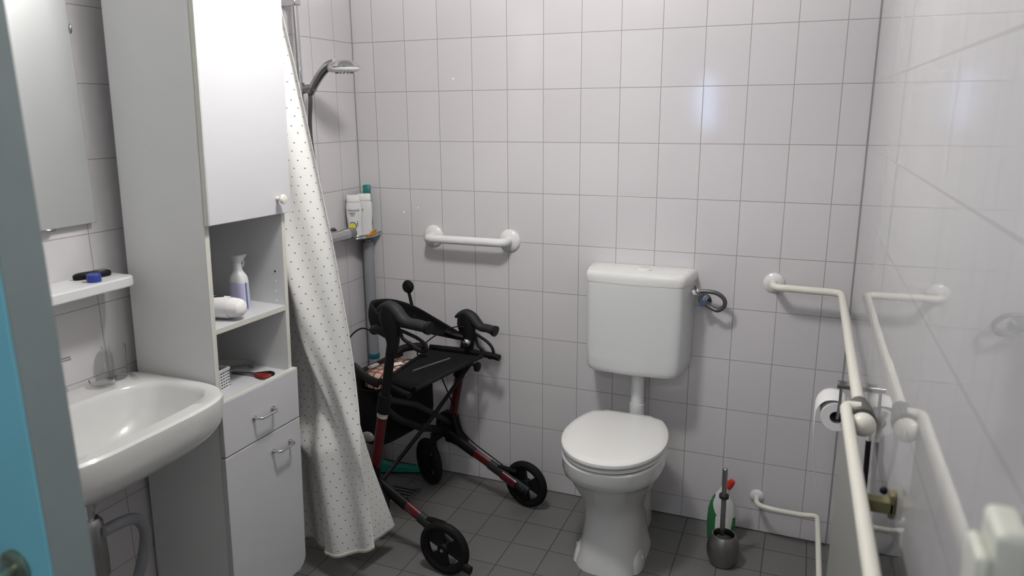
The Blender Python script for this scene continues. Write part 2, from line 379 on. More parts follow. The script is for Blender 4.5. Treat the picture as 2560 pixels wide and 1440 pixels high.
tag(cb('edge_band', m_cream, XD+.003, XD+.020, CY0-.002, CY1+.004, .820, .8225, bevel=.0005, par=dr), 'cream top edge of the drawer front')
cb('drawer_box', m_inside, .03, XD, CY0+.03, CY1-.03, .66, .78, par=dr)
handle(-1.150, -1.068, .731, dr)
bm = B()
pr = [(CY0-.002, .105), (CY1-.036, .105), (CY1-.022, .108), (CY1-.008, .118), (CY1+.001, .130), (CY1+.004, .145), (CY1+.004, .650), (CY0-.002, .650)]
prism(bm, [(z, y) for y, z in pr], XD+.004, XD+.021, M=Matrix(((0, 0, 1, 0), (0, 1, 0, 0), (1, 0, 0, 0), (0, 0, 0, 1))))
ld = link('door', bm, m_white, ct, bevel=.0015); handle(-1.076, -.996, .590, ld)
for z in (1.138, 1.106, 1.074, 1.044):
    for y, s in ((CY1-CT, -1), (CY0+CT, 1)):
        bm = B(); cyl(bm, (.262, y, z), (.262, y+s*.0015, z), .0028, n=10); link('shelf_pin_hole', bm, m_black if z == 1.138 or s > 0 else m_paper, ct)

# ---- things in the cabinet
b1 = thing('spray_bottle', 'white spray bottle with lavender label on the upper open shelf', 'bottle', (.250, -1.05, 1.0245))
bm = B()
rings = [selip(0, 0, w, dd, 3, z, 28) for z, w, dd in ((0, .026, .018), (.004, .028, .020), (.09, .028, .020), (.105, .026, .019), (.118, .016, .014), (.124, .012, .012), (.128, .012, .012))]
loft(bm, rings); link('bottle_body', bm, m_plast, b1)
bm = B(); loft(bm, [selip(0, 0, .0284, .0204, 3, z, 28) for z in (.008, .088)], False, False); link('label_band', bm, m_lav, b1)
bm = B(); box(bm, .0285, .0292, -.006, -.001, .008, .088); link('label_stripe', bm, m_bink, b1)
bm = B()
for z0, z1, a0, a1, off in ((.128, .148, .012, .010, 0),): loft(bm, [selip(0, 0, a0, a0, 3, z0, 20), selip(0, 0, a1, a1, 3, z1, 20)])
loft(bm, [selip(0, 0, .010, .010, 3, .146, 20), selip(.002, .004, .013, .016, 3.5, .158, 20), selip(.004, .006, .015, .023, 4, .168, 20), selip(.004, .006, .013, .022, 4, .171, 20)])
link('spray_head', bm, m_plast, b1)
bm = B(); tube(bm, [(0, .018, .160), (.002, .024, .145), (.001, .020, .132)], .0035, n=8); link('trigger', bm, m_plast, b1)
cr = thing('cotton_roll', 'pack of cotton pads in clear film lying on the upper open shelf', 'cotton pads', (.250, -1.150, 1.0265), (0, 0, .20)); cr.scale = (1.1, 1.12, 1.08)
bm = B(); Mr = Matrix.Translation((-.07, 0, .0305)) @ Matrix.Rotation(PI/2, 4, 'Y')
lathe(bm, [(.012, 0), (.024, .004), (.029, .012), (.0295, .06), (.028, .12), (.025, .145), (.012, .152)], n=28, M=Mr); link('cotton_pads', bm, m_cotton, cr, sub=1)
bm = B(); Mr = Matrix.Translation((-.05, 0, .0308)) @ Matrix.Rotation(PI/2, 4, 'Y')
lathe(bm, [(.0300, 0), (.0304, .05), (.0298, .095)], n=28, M=Mr, cap0=False, cap1=False); link('film_wrap', bm, m_paper, cr)
bm = B(); tube(bm, [(.0, -.010, .0600), (.028, -.004, .0615)], .004, flat=.3, n=8); link('print_mark', bm, m_ink, cr)
# basket
kb = thing('basket', 'small white perforated plastic basket on the lower open shelf', 'basket', (.205, -1.180, .8095), (0, 0, .10))
bm = B(); w, l, h = .055, .042, .062
def lattice(bm, p, u, v, nu, nv, t=.0022):
    p = Vector(p); u = Vector(u); v = Vector(v)
    for i in range(nu+1): cyl(bm, p+u*i/nu, p+u*i/nu+v, t*.8, n=6)
    for j in range(nv+1): cyl(bm, p+v*j/nv, p+v*j/nv+u, t*.9, n=6)
for p, u in (((-w, -l, .0), (2*w, 0, 0)), ((-w, l, .0), (2*w, 0, 0)), ((-w, -l, .0), (0, 2*l, 0)), ((w, -l, .0), (0, 2*l, 0))):
    lattice(bm, p, u, (0, 0, h*.85), 8, 6)
box(bm, -w, w, -l, l, 0, .002)
link('basket_body', bm, m_plast, kb)
bm = B(); tube(bm, [(-w, -l, h*.92), (w, -l, h*.92), (w, l, h*.92), (-w, l, h*.92), (-w, -l, h*.92)], .005, n=8); link('basket_rim', bm, m_plast, kb)
bm = B(); box(bm, .17, .24, -1.208, -1.152, .82, .858); o = link('pouch', bm, m_bin, bevel=.006); tag(o, 'dark blue-grey pouch inside the white plastic basket', 'pouch')
o = B(); cyl(o, (.14, -1.235, .857), (.20, -1.15, .882), .006, .007, n=10); o = link('razor', o, m_black); tag(o, 'black handle sticking out above the white plastic basket', 'handle')
nb = B(); 
for k in range(3):
    pts = [(.10+.012*k, -1.13, .815+.012*k), (.14, -1.06, .826+.008*k), (.19, -1.00, .832), (.22, -.985, .822)]
    tube(nb, spline(pts, 5), .011, flat=.5, n=10)
o = link('plastic_pouch', nb, m_clearp); tag(o, 'crumpled dark clear pouch behind the red-handled scissors', 'pouch')
sc = thing('scissors', 'scissors with dark red and black handles on the lower open shelf', 'scissors', (.262, -1.035, .8075), (0, 0, -1.38))
bm = B(); prism(bm, [(-.004, -.075), (.004, -.072), (.008, .01), (-.006, .012)], .002, .005); link('blade', bm, m_dchrome, sc)
bm = B(); prism(bm, [(-.006, -.075), (.002, -.078), (.006, .012), (-.008, .01)], .006, .009); link('blade', bm, m_dchrome, sc)
for s, m_, z in ((1, m_sred, .007), (-1, m_black, .006)):
    bm = B(); pts = [(s*.004, .005, z), (s*.014, .022, z), (s*.022, .040, z), (s*.016, .056, z), (s*.004, .054, z), (s*.003, .034, z), (s*.004, .015, z)]
    tube(bm, spline(pts, 5), .0055, n=8); link('handle_loop', bm, m_, sc)

# ================================================================== MIRROR + SHELF
mi = thing('mirror', 'rectangular frameless mirror clipped to the left wall', 'mirror', (.0, -1.60, 1.60))
bm = B(); box(bm, .014, .019, -.29, .285, -.28, .50); link('mirror_glass', bm, m_mirror, mi, bevel=.0015)
for y, z in ((.286, .225), (.15, -.282), (-.15, -.282)):
    bm = B(); sph(bm, (.019, y, z), .010, .5, .45 if y > .28 else 1.6, 1.3 if y > .28 else .45, 12); link('clip', bm, m_dchrome, mi)
sh = thing('wall_shelf', 'white wall shelf under the mirror above the washbasin', 'shelf', (0, -1.588, 1.150))
bm = B()
prism(bm, [(0.001, -.29), (.10, -.29), (.13, -.265), (.13, .262), (.122, .278), (.105, .285), (.001, .285)], 0, .028)
link('shelf_board', bm, m_plast, sh, bevel=.004)
# dark comb-like trinket and blue cap
o = thing('nail_brush', 'black oval item lying on the white wall shelf', 'brush', (.045, -1.372, 1.1765), (0, 0, -.35))
bm = B(); loft(bm, [selip(0, 0, .016*k, .048*k, 2.3, z, 28) for z, k in ((0, .9), (.004, 1), (.014, 1), (.018, .85))]); link('brush_body', bm, m_black, o)
bm = B(); loft(bm, [selip(0, .02, .010, .016, 2.3, z, 20) for z in (.018, .021)]); tag(link('metal_window', bm, m_dchrome, o), 'dull metal plate')
bm = B(); lathe(bm, [(.017, 0), (.0175, .001), (.0175, .020), (.016, .022)], M=Matrix.Translation((.093, -1.405, 1.1765))); tag(link('blue_cap', bm, m_navy, bevel=.001), 'small round dark blue tub on the white wall shelf', 'tub')

# ================================================================== WASHBASIN
YC = -1.558; ZR = .876
wb = thing('washbasin', 'white ceramic washbasin on the left wall beside the tall cabinet', 'washbasin', (0, YC, 0))
def outer(k, z, ins=0, n=72, cx=.205):
    out = []
    for i in range(n):
        t = 2*PI*i/n; c, s = math.cos(t), math.sin(t)
        e = 4.6 if c > 0 else 9
        a = .233 if c > 0 else .203
        x = math.copysign(abs(c)**(2/e), c)*(a-ins)*k; y = math.copysign(abs(s)**(2/e), s)*(.291-ins)*k
        if c > 0: y *= 1-.06*abs(c)**1.5
        out.append(Vector((max(.001, cx+x), y, z)))
    return out
def inner(k, z, n=72, sx=0.0):
    out = []
    for i in range(n):
        t = 2*PI*i/n; c, s = math.cos(t), math.sin(t); e = 3.6
        x = math.copysign(abs(c)**(2/e), c)*.145*k; y = math.copysign(abs(s)**(2/e), s)*.256*k*(1-.05*max(0, -c))
        out.append(Vector((.246+sx+x, y, z)))
    return out
bm = B()
rings = [outer(.40, ZR-.165), outer(.62, ZR-.150), outer(.80, ZR-.125), outer(.915, ZR-.100), outer(.962, ZR-.080), outer(.985, ZR-.060), outer(1.003, ZR-.02), outer(1.0, ZR-.006), outer(1.0, ZR, .006),
         inner(1.03, ZR-.001), inner(1.0, ZR-.005), inner(.97, ZR-.016), inner(.90, ZR-.06), inner(.76, ZR-.105), inner(.50, ZR-.135), inner(.2, ZR-.148), inner(.09, ZR-.150)]
loft(bm, rings); link('basin', bm, m_ceram, wb)
bm = B(); lathe(bm, [(.022, ZR-.149), (.022, ZR-.146), (.012, ZR-.147)], .238, 0); link('drain_ring', bm, m_chrome, wb)
bm = B(); lathe(bm, [(.022, ZR), (.020, ZR+.05), (.018, ZR+.09), (.012, ZR+.10)], .05, -.03)
tube(bm, [(.05, -.03, ZR+.05), (.12, -.03, ZR+.085), (.17, -.03, ZR+.07)], .011, n=14, fil=.03); tp = link('tap', bm, m_chrome, wb)
bm = B(); tube(bm, [(.05, -.03, ZR+.10), (.07, .0, ZR+.115), (.10, .05, ZR+.122)], .006, n=10); link('tap_lever', bm, m_chrome, tp)
# drain trap, a separate thing
tr = thing('drain_trap', 'chrome bottle trap and pipe under the washbasin', 'drain pipe', (.2, -1.60, 0))
bm = B(); cyl(bm, (0, 0, .698), (0, 0, .60), .017); cyl(bm, (0, 0, .66), (0, 0, .64), .024); link('tailpiece', bm, m_chrome, tr)
bm = B(); lathe(bm, [(.022, .44), (.032, .45), (.034, .50), (.032, .60), (.024, .612)]); link('trap_body', bm, m_dchrome, tr)
bm = B(); tube(bm, spline([(.03, .01, .575), (.02, .07, .565), (.005, .13, .54), (-.01, .165, .48), (-.03, .165, .40), (-.06, .15, .30), (-.10, .14, .22), (-.196, .14, .20)], 5), .0155, n=16); link('waste_pipe', bm, m_grpipe, tr)
bm = B(); cyl(bm, (-.188, .14, .20), (-.199, .14, .20), .03); link('wall_rose', bm, m_chrome, tr)
wp = thing('water_pipe', 'thin brass-coloured stop valve and pipe under the washbasin', 'pipe', (.155, -1.565, 0))
bm = B(); tube(bm, [(0, 0, .555), (0, 0, .30), (-.152, 0, .25)], .011, fil=.03, n=14); link('pipe_run', bm, mat('tan_pipe', (.34, .30, .24), .4, noise=.05), wp)
bm = B(); sph(bm, (0, 0, .565), .018, 1.2, 1, .7); link('valve_cap', bm, m_chrome, wp)
# glasses on the basin
gl = thing('drinking_glass', 'clear drinking glass standing on the back corner of the washbasin', 'glass', (.040, -1.335, ZR+.001))
bm = B(); lathe(bm, [(.024, 0), (.026, .003), (.031, .095), (.0295, .095), (.0245, .006), (.001, .0055)], n=36, cap1=True); link('glass_wall', bm, m_glass, gl)
gd = thing('glass_dish', 'low clear dish lying beside the drinking glass on the washbasin', 'dish', (.052, -1.392, ZR+.001))
bm = B(); lathe(bm, [(.022, 0), (.030, .005), (.034, .018), (.032, .018), (.027, .007), (.001, .004)], n=36); link('dish_bowl', bm, m_glass, gd)

# ================================================================== SHOWER CURTAIN
cu = thing('shower_curtain', 'off-white shower curtain with small grey specks hanging beside the cabinet', 'curtain', (0, 0, 0))
def edge_x(z):   # free right edge of the front fall
    P = [(2.2, .262), (1.90, .322), (1.76, .352), (1.587, .380), (1.344, .418), (1.169, .449), (.962, .479), (.803, .500), (.581, .518), (.366, .530), (.173, .548), (.06, .556)]
    for (a, xa), (b, xb) in zip(P, P[1:]):
        if b <= z <= a: return xb+(xa-xb)*(z-b)/(a-b)-.010-.008*max(0, min(1, (z-1.3)/.5))
    return P[0][1]-.018 if z > 2.2 else P[-1][1]-.010
def sheet(name, f, nu, nv, m, par, solid=.0012, uvs=None):
    me = bpy.data.meshes.new(name); vs = []; fs = []
    for j in range(nv+1):
        for i in range(nu+1): vs.append(f(i/nu, j/nv))
    for j in range(nv):
        for i in range(nu):
            a = j*(nu+1)+i; fs.append((a, a+1, a+nu+2, a+nu+1))
    me.from_pydata(vs, [], fs); me.materials.append(m)
    if uvs:
        ul = me.uv_layers.new(name='UVMap')
        for lp_ in me.loops:
            k = lp_.vertex_index; ul.data[lp_.index].uv = uvs((k % (nu+1))/nu, (k//(nu+1))/nv)
    for p in me.polygons: p.use_smooth = True
    o = bpy.data.objects.new(name, me); C.objects.link(o); o.parent = par
    if solid: q = o.modifiers.new('s', 'SOLIDIFY'); q.thickness = solid; q.offset = 0
    return o
ZTOP = 2.16
def cloth(u, v):
    z = ZTOP-(ZTOP-.098)*v
    xr = edge_x(z); x0 = .03+.03*v; wid = xr-x0
    x = x0+wid*u
    k = min(1, v*1.6)
    # folds run slantwise down from the cabinet top
    y = -.856+.022*math.sin(2*PI*(2.2*u+.35*v)+.6)*(1-.35*v)+.010*math.sin(2*PI*(4.3*u-.6*v)+1.9)
    xe = .345 if z < .36 else .345-.075*((z-.36)/.13)**2 if z < .49 else -1
    q = max(0, min(1, (xe-x)/.03)); y += .045*q*q*(3-2*q)
    xr2 = .276+(1.093-z)*.283; q = max(0, min(1, (xr2-x)/.035)) if z > .50 else 0   # slanting fold that falls from the cabinet top
    y += .045*q*q*(3-2*q)*min(1, max(0, (z-.50)/.15))*min(1, max(0, (1.35-z)/.2))
    xc = .276+(1.289-z)*.305; y -= .018*math.exp(-((x-xc+.02)/.028)**2)*min(1, max(0, (1.45-z)/.3))
    y += .020*(u**6)-.012*math.exp(-((u-.72-.1*v)/.07)**2)*k
    return (x, y, z+v*v*(.055*max(0, (u-.62)/.38)**2 - .010*math.sin(PI*u)))
cl = sheet('front_fall', cloth, 90, 130, m_curt, cu, uvs=lambda u, v: (u*.62, v*2.08))
def hem(u, v):
    p = Vector(cloth(u, 1)); return (p.x, p.y-.0012, p.z+.012-.014*v)
sheet('hem', hem, 90, 2, mat('cream_hem', (.60, .58, .48), .6, noise=.05), cl, solid=.002)
def cloth2(u, v):     # the return fold behind: swings toward the walker near the floor
    z = .80-(.80-.105)*v; xr = edge_x(z)
    x = xr-.095+.030*u+.022*v; y = -.815+.015*u+(.150*u+.01)*v**1.4
    return (x, y, z+.03*(1-v)*u)
sheet('back_fold', cloth2, 24, 60, m_curt, cu, uvs=lambda u, v: (u*.22, v*.70))
rl = thing('curtain_rail', 'white curtain rail carrying the speckled shower curtain', 'rail', (0, -.856, 2.2))
bm = B(); cyl(bm, (.001, 0, 0), (1.99, 0, 0), .011); link('rail_bar', bm, m_grab, rl)
for i in range(7):
    bm = B(); x = .04+i*.034
    tube(bm, [(x, .016*math.cos(a), -.010+.020*math.sin(a)) for a in [2*PI*k/14 for k in range(15)]], .0018, n=6, cap=False); link('curtain_ring', bm, m_plast, cu).location = (0, -.856, 2.19)

# ================================================================== SHOWER
sr = thing('shower_rail', 'chrome slide rail with sliding holder on the left wall', 'shower rail', (0, -.433, 0))
bm = B(); cyl(bm, (.052, 0, 2.01), (.052, 0, 1.42), .0125); link('rail_tube', bm, m_chrome, sr)
for z in (1.995, 1.44):
    bm = B(); box(bm, .0, .070, -.018, .018, z-.012, z+.012); link('wall_bracket', bm, m_chrome, sr, bevel=.006)
bm = B(); cyl(bm, (.052, -.006, 1.678), (.052, -.006, 1.715), .021); cyl(bm, (.05, .0, 1.690), (.112, .01, 1.697), .0165, .0145); link('slider', bm, m_dchrome, sr)
hs = thing('hand_shower', 'chrome hand shower with white face resting in the rail holder', 'shower head', (.078, -.425, 1.70))
bm = B(); tube(bm, spline([(0.012, 0, -.022), (.035, 0, .010), (.065, .0, .045), (.098, .0, .071), (.13, 0, .080)], 6), .0145, n=18, r1=.0175); link('handle', bm, m_schrome, hs)
bm = B(); Mh = Matrix.Translation((.165, 0, .066)) @ Matrix.Rotation(math.radians(-2), 4, 'Y')
lathe(bm, [(.058, -.006), (.059, 0), (.050, .013), (.034, .021), (.012, .025)], n=40, M=Mh); link('head_shell', bm, m_chrome, hs)
bm = B(); lathe(bm, [(.036, -.018), (.050, -.016), (.057, -.010), (.059, -.004)], n=40, M=Mh); tag(link('spray_face', bm, m_lid, hs), 'white spray face')
bm = B()
for k in range(14):
    a = 2*PI*k/14; p = Mh @ Vector((.03*math.cos(a), .03*math.sin(a), -.018)); cyl(bm, p, p-Vector((0, 0, .004)), .0022, n=6)
link('nozzle_ring', bm, m_grpipe, hs)
bm = B(); tube(bm, spline([(.088, -.425, 1.68), (.088, -.424, 1.65), (.075, -.418, 1.58), (.068, -.41, 1.50), (.072, -.40, 1.38), (.085, -.39, 1.25), (.10, -.385, 1.12), (.115, -.38, .98), (.12, -.375, .88), (.11, -.37, .78), (.08, -.355, .72), (.06, -.33, .76), (.056, -.315, .86), (.056, -.312, 1.01), (.056, -.312, 1.055)], 6), .0075, n=12)
tag(link('shower_hose', bm, m_dhose), 'dark grey flexible shower hose hanging from the hand shower', 'hose')
mx_ = thing('shower_mixer', 'chrome thermostatic shower mixer on the left wall', 'mixer', (.058, -.295, 1.115))
bm = B(); tube(bm, [(0, -.10, 0), (0, -.06, 0), (0, .055, .0), (0, .095, .0)], .023, n=24); link('mixer_body', bm, m_chrome, mx_)
for y in (-.13, .107):
    bm = B(); cyl(bm, (0, y-.028, 0), (0, y+.028, 0), .0225); link('mixer_knob', bm, m_dchrome, mx_)
bm = B(); cyl(bm, (-.002, -.042, -.015), (-.002, -.042, -.062), .011); link('hose_outlet', bm, m_dchrome, mx_)
for y in (-.065, .065):
    bm = B(); cyl(bm, (-.056, y, 0), (-.008, y, 0), .014); cyl(bm, (-.0575, y, 0), (-.048, y, 0), .03); link('wall_union', bm, m_chrome, mx_)
# corner basket and bottles
cs = thing('corner_shelf', 'small clear and chrome corner shelf holding shampoo bottles', 'shelf', (.0, 0, 1.084))
bm = B(); prism(bm, [(.003, -.003), (.098, -.003), (.100, -.06), (.092, -.12), (.07, -.155), (.003, -.165)], 0, .006); link('shelf_plate', bm, m_chrome, cs, bevel=.002)
bm = B(); tube(bm, [(.100, -.006, .016), (.103, -.06, .016), (.096, -.122, .016), (.072, -.158, .016), (.006, -.168, .016)], .0028, n=8, fil=.03); link('shelf_rim', bm, m_dchrome, cs)
def bottle(x, y, rz, lab):
    t = thing('shampoo_bottle', lab, 'bottle', (x, y, 1.0905), (0, 0, rz)); t.scale = (1.08, 1, 1.09)
    bm = B(); loft(bm, [selip(0, 0, a, b, 2.6, z, 32) for z, a, b in ((0, .026, .016), (.004, .029, .019), (.05, .026, .018), (.085, .030, .0195), (.125, .030, .0195), (.137, .027, .018), (.139, .02, .014))]); link('bottle_body', bm, m_plast, t)
    bm = B(); loft(bm, [selip(0, 0, a, b, 2.6, z, 32) for z, a, b in ((.139, .027, .0175), (.141, .0275, .018), (.163, .026, .017), (.165, .024, .016))]); link('cap', bm, m_lid, t)
    return t
b = bottle(.0475, -.126, .52, 'white shampoo bottle with yellow and blue ring print on the corner shelf')
def ringpatch(bm, cx, cz, r0, r1, y, n=28, a0=0, a1=2*PI):
    for k in range(n):
        p = [a0+(a1-a0)*k/n, a0+(a1-a0)*(k+1)/n]
        q = [(cx+r*math.cos(a), y, cz+r*math.sin(a)) for a, r in ((p[0], r0), (p[1], r0), (p[1], r1), (p[0], r1))]
        if r0 < 1e-5: q = q[1:]
        bm.faces.new([bm.verts.new(v) for v in q])
bm = B(); ringpatch(bm, -.007, .046, 0, .012, -.0196); link('yellow_disc_print', bm, m_yell, b)
bm = B(); ringpatch(bm, -.007, .046, .013, .0165, -.0196, a0=-1.9, a1=2.2); link('blue_ring_print', bm, m_bink, b)
def letters(par, txt, x, z, y, size, m, rz=0, mirror=1):
    cu_ = bpy.data.curves.new('t', 'FONT'); cu_.body = txt; cu_.size = size; cu_.extrude = .0002
    o = bpy.data.objects.new('t', cu_); C.objects.link(o); dg = bpy.context.evaluated_depsgraph_get()
    me = bpy.data.meshes.new_from_object(o.evaluated_get(dg)); bpy.data.objects.remove(o)
    me.materials.clear(); me.materials.append(m); o = bpy.data.objects.new('printed_word', me); C.objects.link(o)
    o.parent = par; o.location = (x, y, z); o.rotation_euler = (PI/2, rz, 0); return o
letters(b, 'Neutral', -.021, .103, -.0199, .0135, m_ink)
bm = B(); 
for z, w_ in ((.097, .012), (.092, .009), (.086, .007)): box(bm, -.005-w_, -.005+w_, -.0205, -.0200, z-.001, z+.001)
link('small_print', bm, m_dchrome, b)
bm = B()
for z in (.062, .055, .048): ringpatch(bm, .013, z, 0, .0022, -.0194, 10)
link('dark_dots_print', bm, m_ink, b)
b = bottle(.063, -.068, .42, 'white shampoo bottle standing at the back of the corner shelf')
bm = B(); 
for z, w_ in ((.105, .008), (.098, .005)): box(bm, -.010-w_, -.010+w_, -.0203, -.0198, z-.0012, z+.0012)
link('small_print', bm, m_ink, b)
gb = thing('green_bottle', 'dark green bottle rising behind the two white shampoo bottles', 'bottle', (.052, -.027, 1.0905), (0, 0, .4))
bm = B(); loft(bm, [selip(0, 0, a, c_, 3, z, 28) for z, a, c_ in ((0, .017, .010), (.004, .018, .012), (.15, .018, .012), (.17, .016, .011))]); link('bottle_body', bm, m_teal2, gb)
bm = B(); loft(bm, [selip(0, 0, a, c_, 4, z, 28) for z, a, c_ in ((.17, .016, .011), (.210, .016, .011), (.213, .013, .009))]); link('cap', bm, m_teal2, gb)
bm = B(); tube(bm, spline([(.098, -.115, 1.096), (.108, -.09, 1.100), (.112, -.065, 1.104)], 4), .0065, flat=.6); tube(bm, spline([(.104, -.10, 1.10), (.108, -.085, 1.112), (.114, -.067, 1.116)], 4), .004)
tag(link('orange_clip', bm, m_orange), 'small orange clip on the rim of the corner shelf', 'clip')
cp = thing('corner_pipe', 'grey drain pipe running down the corner beside the shower', 'pipe', (.048, -.034, 0))
bm = B(); cyl(bm, (0, 0, 1.055), (0, 0, .001), .0235, n=28); link('pipe_run', bm, m_grpipe, cp)
bm = B(); lathe(bm, [(.0245, .520), (.026, .523), (.026, .540), (.0245, .543)]); tag(link('coupling_ring', bm, mat('teal_ring', (.01, .10, .15), .4, noise=.05), cp), 'dark teal ring')
bm = B(); cyl(bm, (0, 0, 1.055), (0, 0, 1.066), .017); link('pipe_cap', bm, m_grpipe, cp)

# ================================================================== GRAB BAR, WALL PLUGS
gb = thing('grab_bar', 'short white grab bar on the back wall above the walker', 'grab bar', (0, 0, 1.094))
bm = B(); tube(bm, [(.358, -.002, 0), (.358, -.072, 0), (.708, -.072, 0), (.708, -.002, 0)], .0175, n=24, fil=.045); link('bar', bm, m_grab, gb)
for x in (.358, .708):
    bm = B(); lathe(bm, [(.046, 0), (.046, .004), (.042, .010), (.030, .014), (.019, .018)], n=36, M=Matrix.Translation((x, -.0005, 0)) @ Matrix.Rotation(PI/2, 4, 'X')); link('flange', bm, m_grab, gb)
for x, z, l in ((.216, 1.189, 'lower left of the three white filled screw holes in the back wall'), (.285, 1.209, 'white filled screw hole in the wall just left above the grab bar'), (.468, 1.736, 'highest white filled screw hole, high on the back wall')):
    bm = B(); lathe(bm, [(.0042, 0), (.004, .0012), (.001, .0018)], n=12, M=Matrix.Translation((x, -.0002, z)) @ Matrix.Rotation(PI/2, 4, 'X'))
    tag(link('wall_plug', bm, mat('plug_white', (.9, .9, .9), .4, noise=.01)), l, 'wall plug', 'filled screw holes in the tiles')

# ================================================================== TOILET
TX = 1.252
to = thing('toilet', 'white floor-standing toilet with closed lid', 'toilet', (TX, 0, 0))
def bring(z, a, yf, yb, e=2.3, dx=0, n=56):
    yc = yb+(yf-yb)*.47
    return selip(dx, yc, a, yc-yf, e, z, n, b2=yb-yc)
bm = B()
secs = [(0, .128, -.505, -.14, 3.0), (.012, .126, -.503, -.14, 3.0), (.05, .114, -.49, -.145, 2.9), (.10, .107, -.475, -.15, 2.8), (.16, .103, -.462, -.15, 2.7), (.205, .105, -.462, -.15, 2.6), (.245, .116, -.475, -.145, 2.5),
        (.29, .137, -.505, -.14, 2.4), (.33, .155, -.535, -.135, 2.35), (.352, .163, -.552, -.13, 2.3), (.362, .170, -.563, -.13, 2.3), (.372, .177, -.574, -.128, 2.3), (.395, .181, -.582, -.125, 2.3), (.430, .181, -.583, -.12, 2.3), (.436, .176, -.578, -.125, 2.3)]
loft(bm, [bring(z, a, yf, yb, e) for z, a, yf, yb, e in secs]); link('bowl', bm, m_ceram, to)
bm = B(); loft(bm, [selip(.0, -.10, a, .10, 3.5, z, 40) for z, a in ((0, .092), (.10, .084), (.19, .082), (.25, .09), (.40, .10), (.41, .09))]); link('rear_pedestal', bm, m_ceram, to)
for s in (1, -1):
    bm = B(); loft(bm, [selip(s*.097, -.385, .030*k, .066*k, 2.6, z, 28) for z, k in ((0, 1.08), (.015, 1.0), (.04, .80), (.056, .45))]); f_ = link('foot_lug', bm, m_ceram, to)
    bm = B(); sph(bm, (s*.122, -.385, .030), .009, .6, 1, 1, 12); link('bolt_cap', bm, m_plast, f_)
bm = B(); cyl(bm, (.02, -.085, .62), (.02, -.085, .49), .0255); tube(bm, [(.02, -.085, .50), (.02, -.085, .43), (.02, -.13, .38)], .029, fil=.03, n=24); link('flush_pipe', bm, m_plast, to)
def lidring(z, k, yf=-.592, yb=-.135, hb=.105, n=60):
    """lid outline: round front, straight back edge"""
    pts = []; yc = -.352; a = .186
    pts_l = []
    for i in range(n+1):
        t = -PI/2+PI*i/n
        y = yc+math.sin(t)*((yc-yf) if t < 0 else .275); x = math.cos(t)*a
        if t > 0: y = yc+math.sin(t)*.275
        if y > yb: break
        pts_l.append((abs(x)**.94*a**.06, y))
    L_ = pts_l+[(hb, yb-.012), (hb-.016, yb)]
    L_ = [q for i, q in enumerate(L_) if not (i < len(L_)-2 and q[1] > yb-.018)]
    full = [Vector((x, y, 0)) for x, y in L_]+[Vector((-x, y, 0)) for x, y in L_[::-1]]
    c = Vector((0, yc, 0)); return [Vector((c.x+(p.x-c.x)*k, c.y+(p.y-c.y)*k, z)) for p in full]
bm = B(); loft(bm, [lidring(.440, .955), lidring(.443, .975), lidring(.4515, .975), lidring(.4535, .955)]); link('seat_ring', bm, m_lid, to)
bm = B(); loft(bm, [lidring(.4590, .955), lidring(.4615, .995), lidring(.466, 1.0), lidring(.474, .992), lidring(.479, .96), lidring(.481, .85), lidring(.482, .5)]); link('lid', bm, m_lid, to)
for s in (-1, 1):
    bm = B(); cyl(bm, (s*.07-.015, -.128, .452), (s*.07+.015, -.128, .452), .011); link('hinge', bm, m_plast, to)
# cistern on the wall
ci = thing('toilet_cistern', 'white plastic cistern on the back wall above the toilet', 'cistern', (1.260, 0, 0))
def cring(z, k=1, fr=-.168, w0=.203, w1=.180, r=.02, n=6):
    P = [(-w0, -.002), (w0, -.002), (w1+.012, -.10), (w1, fr+.012), (w1-.03, fr), (0, fr-.012), (-w1+.03, fr), (-w1, fr+.012), (-w1-.012, -.10)]
    out = [Vector(p+(0,)) for p in P]; sm = []
    m_ = len(out)
    for i in range(m_):
        a, b_, c = out[i-1], out[i], out[(i+1) % m_]
        if i < 2: sm.append(b_); continue
        q = min(.018, (a-b_).length*.45, (c-b_).length*.45)
        s_ = b_+(a-b_).normalized()*q; e_ = b_+(c-b_).normalized()*q
        for t in (0, .33, .67, 1): sm.append(s_*(1-t)**2+b_*2*t*(1-t)+e_*t*t)
    cc = Vector((0, -.08, 0)); return [Vector((cc.x+(p.x-cc.x)*k, max(min((cc.y+(p.y-cc.y)*k), -.001), -1), z)) for p in sm]
bm = B(); loft(bm, [cring(.640, .88), cring(.646, .93), cring(.662, .965), cring(.70, .975), cring(.85, .985), cring(.997, .99)]); link('tank', bm, m_plast, ci)
bm = B(); loft(bm, [cring(.990, 1.0), cring(1.0, 1.012), cring(1.012, 1.012), cring(1.024, .995), cring(1.030, .96), cring(1.032, .80)]); lt = link('tank_lid', bm, m_lid, ci)
bm = B(); lathe(bm, [(.03, 1.032), (.03, 1.0355), (.026, 1.037)], .02, -.085); link('flush_button', bm, m_lid, lt)
fh = thing('supply_hose', 'grey flexible water hose looping from stop valve to cistern', 'hose')
bm = B(); tube(bm, spline([(1.470, -.055, .955), (1.505, -.056, .960), (1.545, -.058, .957), (1.572, -.06, .938), (1.574, -.06, .912), (1.552, -.058, .893), (1.525, -.05, .900), (1.500, -.045, .912)], 7), .0078, n=14); link('hose_run', bm, m_dhose, fh)
bm = B(); cyl(bm, (1.455, -.055, .955), (1.478, -.055, .955), .0115, n=8); sph(bm, (1.476, -.058, .958), .011); link('hose_nut', bm, m_chrome, fh)
sv = thing('stop_valve', 'small stop valve with blue-grey cap on the wall beside the cistern', 'valve', (1.497, 0, .915))
bm = B(); cyl(bm, (0, -.001, 0), (0, -.05, 0), .011); cyl(bm, (0, -.0005, 0), (0, -.006, 0), .025); link('valve_body', bm, m_chrome, sv)
